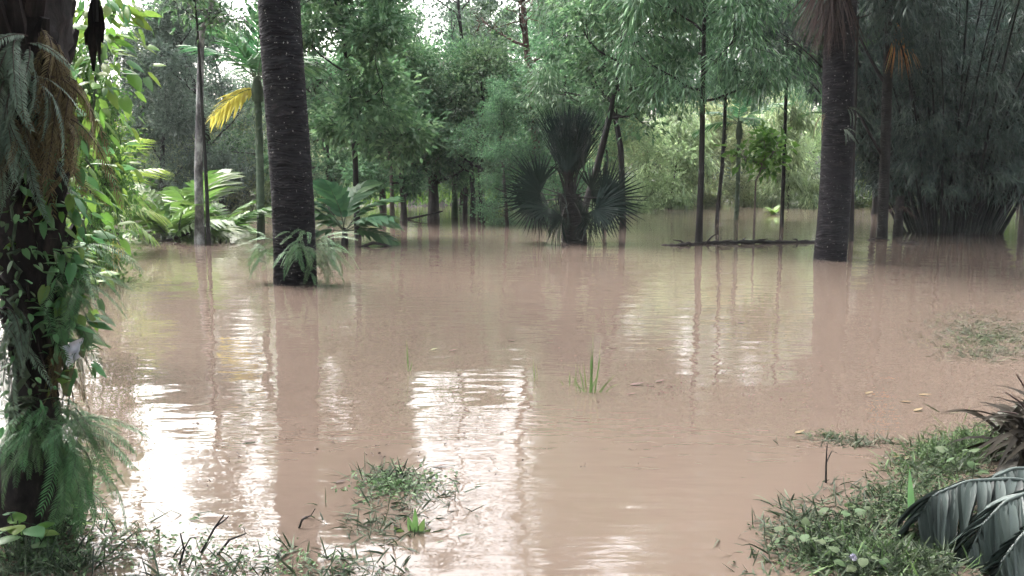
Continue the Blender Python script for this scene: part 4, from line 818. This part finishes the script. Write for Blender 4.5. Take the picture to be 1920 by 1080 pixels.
for k, (pts, Yd, lf, wd_, n) in enumerate((([(2010, 925), (1905, 898), (1815, 902), (1750, 928), (1722, 975)], 3.8, .24, .044, 38), ([(2030, 940), (1950, 915), (1885, 940), (1842, 985), (1815, 1045)], 3.6, .30, .042, 42), ([(2040, 985), (1965, 965), (1915, 1005), (1880, 1050), (1860, 1100)], 3.45, .30, .042, 38), ([(2030, 905), (1960, 880), (1900, 878), (1862, 895), (1845, 925)], 4.05, .2, .036, 32))):
    q = np.array([at(a, b_, Yd - .06 * j) for j, (a, b_) in enumerate(pts)]) - eb; s1 = np.linspace(0, 1, 30); s0 = np.linspace(0, 1, 5)
    C = np.stack([np.interp(s1, s0, q[:, i]) for i in range(3)], 1); C[1:-1] = (C[:-2] + C[1:-1] * 2 + C[2:]) / 4
    C[0] = (0, 0, 0); mb = MB(); tube(mb, C, .013 * np.linspace(1, .3, 30), 6, .9, 0)
    tt = np.linspace(.12, 1, n); Pp = []; Dd = []; Nn = []; Ll = []
    for sd_ in (-1, 1):
        for u in tt:
            p, d = along(C, u); side = unit(np.cross(d, [0, 0, 1.])) * sd_
            Pp.append(p); dd = unit(side * (.55 if sd_ > 0 else .5) + d * .55 + np.array([0, 0, -.25]) + g.normal(0, .07, 3)); Dd.append(dd); Nn.append(np.cross(np.cross(dd, d), dd) * 0 + np.array([0, 0, 1]) + side * .5 + g.normal(0, .18, 3)); Ll.append(lf * (.55 + .45 * sin(pi * (.1 + .8 * u))) * g.uniform(.8, 1.15))
    m = len(Pp); strips(mb, np.array(Pp), np.array(Dd), np.array(Nn), np.array(Ll), wd_, 7, g.uniform(.55, .95, m), lambda t: np.clip(np.minimum(.5 + t * 2.5, (1 - t) * 1.6 + .04), 0, 1), np.clip(g.normal(.5, .25, m), 0, 1), 0, .3)
    mb.build('frond', [G['wetfrond']], e)
# broad leaved weeds and two pale flower heads among the bank grass
m, t, o_ = mat_base('pale_petal'); p = t.nodes.new('ShaderNodeBsdfPrincipled'); p.inputs['Base Color'].default_value = (.42, .40, .50, 1); p.inputs['Roughness'].default_value = .7; t.links.new(p.outputs[0], o_.inputs[0])
for k, (px, py, n, s_, fl, lab) in enumerate(((1510, 1035, 16, .055, (1545, 1050), 'bright broad leaved weed with a pale flower head, bottom right, nearer the open water'), (1620, 1075, 14, .05, (1600, 1045), 'broad leaved weed with a pale flower head at the bottom edge, right'), (1590, 985, 12, .05, None, 'broad leaved weed left of the spear leaf'), (1800, 880, 14, .055, None, 'broad leaved weed on the bank just above the drooping wet fronds'))):
    b = gp(px, py); b[2] = max(float(ground_h(b[:1], b[1:2])[0]), 0); e = empty('herb', tuple(b), 0, lab, 'herb')
    for q in range(n):
        a = q * 2.399; r_ = g.uniform(.02, .13); h = g.uniform(.03, .10); mb = MB(); p_ = np.array([cos(a) * r_, sin(a) * r_, h])
        tube(mb, [(cos(a) * .015, sin(a) * .015, -.04), p_ * np.array([.6, .6, .8]), p_], .0025, 4); st = mb.build('stalk', G['green_stem'], e)
        put(HEARTS[2], 'leaf', st, p_, a, R(g.uniform(-40, 45)), g.uniform(-.4, .4), s_ * g.uniform(.45, 1.0))
    if fl:
        c = at(fl[0], fl[1], b[1]) - b; mb = MB(); tube(mb, [(0, 0, -.03), c * .6, c], .0025, 4, .5, 1); dirs = unit(g.normal(0, 1, (40, 3)))
        leaves(mb, np.repeat(c[None], 40, 0), dirs, g.normal(0, 1, (40, 3)), .017, .009, .5, 0); mb.build('flower', [m, G['green_stem']], e)

# ------------------------------------------------------------------ the moist air of the grove
bx = MB(); x0, x1, y0, y1, z0, z1 = -130, 130, -60, 130, -3, 32
bx.add([(x0, y0, z0), (x1, y0, z0), (x1, y1, z0), (x0, y1, z0), (x0, y0, z1), (x1, y0, z1), (x1, y1, z1), (x0, y1, z1)], [(0, 3, 2, 1), (4, 5, 6, 7), (0, 1, 5, 4), (1, 2, 6, 5), (2, 3, 7, 6), (3, 0, 4, 7)])
m, t, o_ = mat_base('moist_air'); pv = t.nodes.new('ShaderNodeVolumePrincipled'); pv.inputs['Density'].default_value = 0.0004; pv.inputs['Color'].default_value = (.92, .96, 1, 1)
t.links.new(pv.outputs[0], o_.inputs['Volume'])
tag(bx.build('haze', m, None, False), 'thin pale moist air over the flooded grove', kind='stuff')
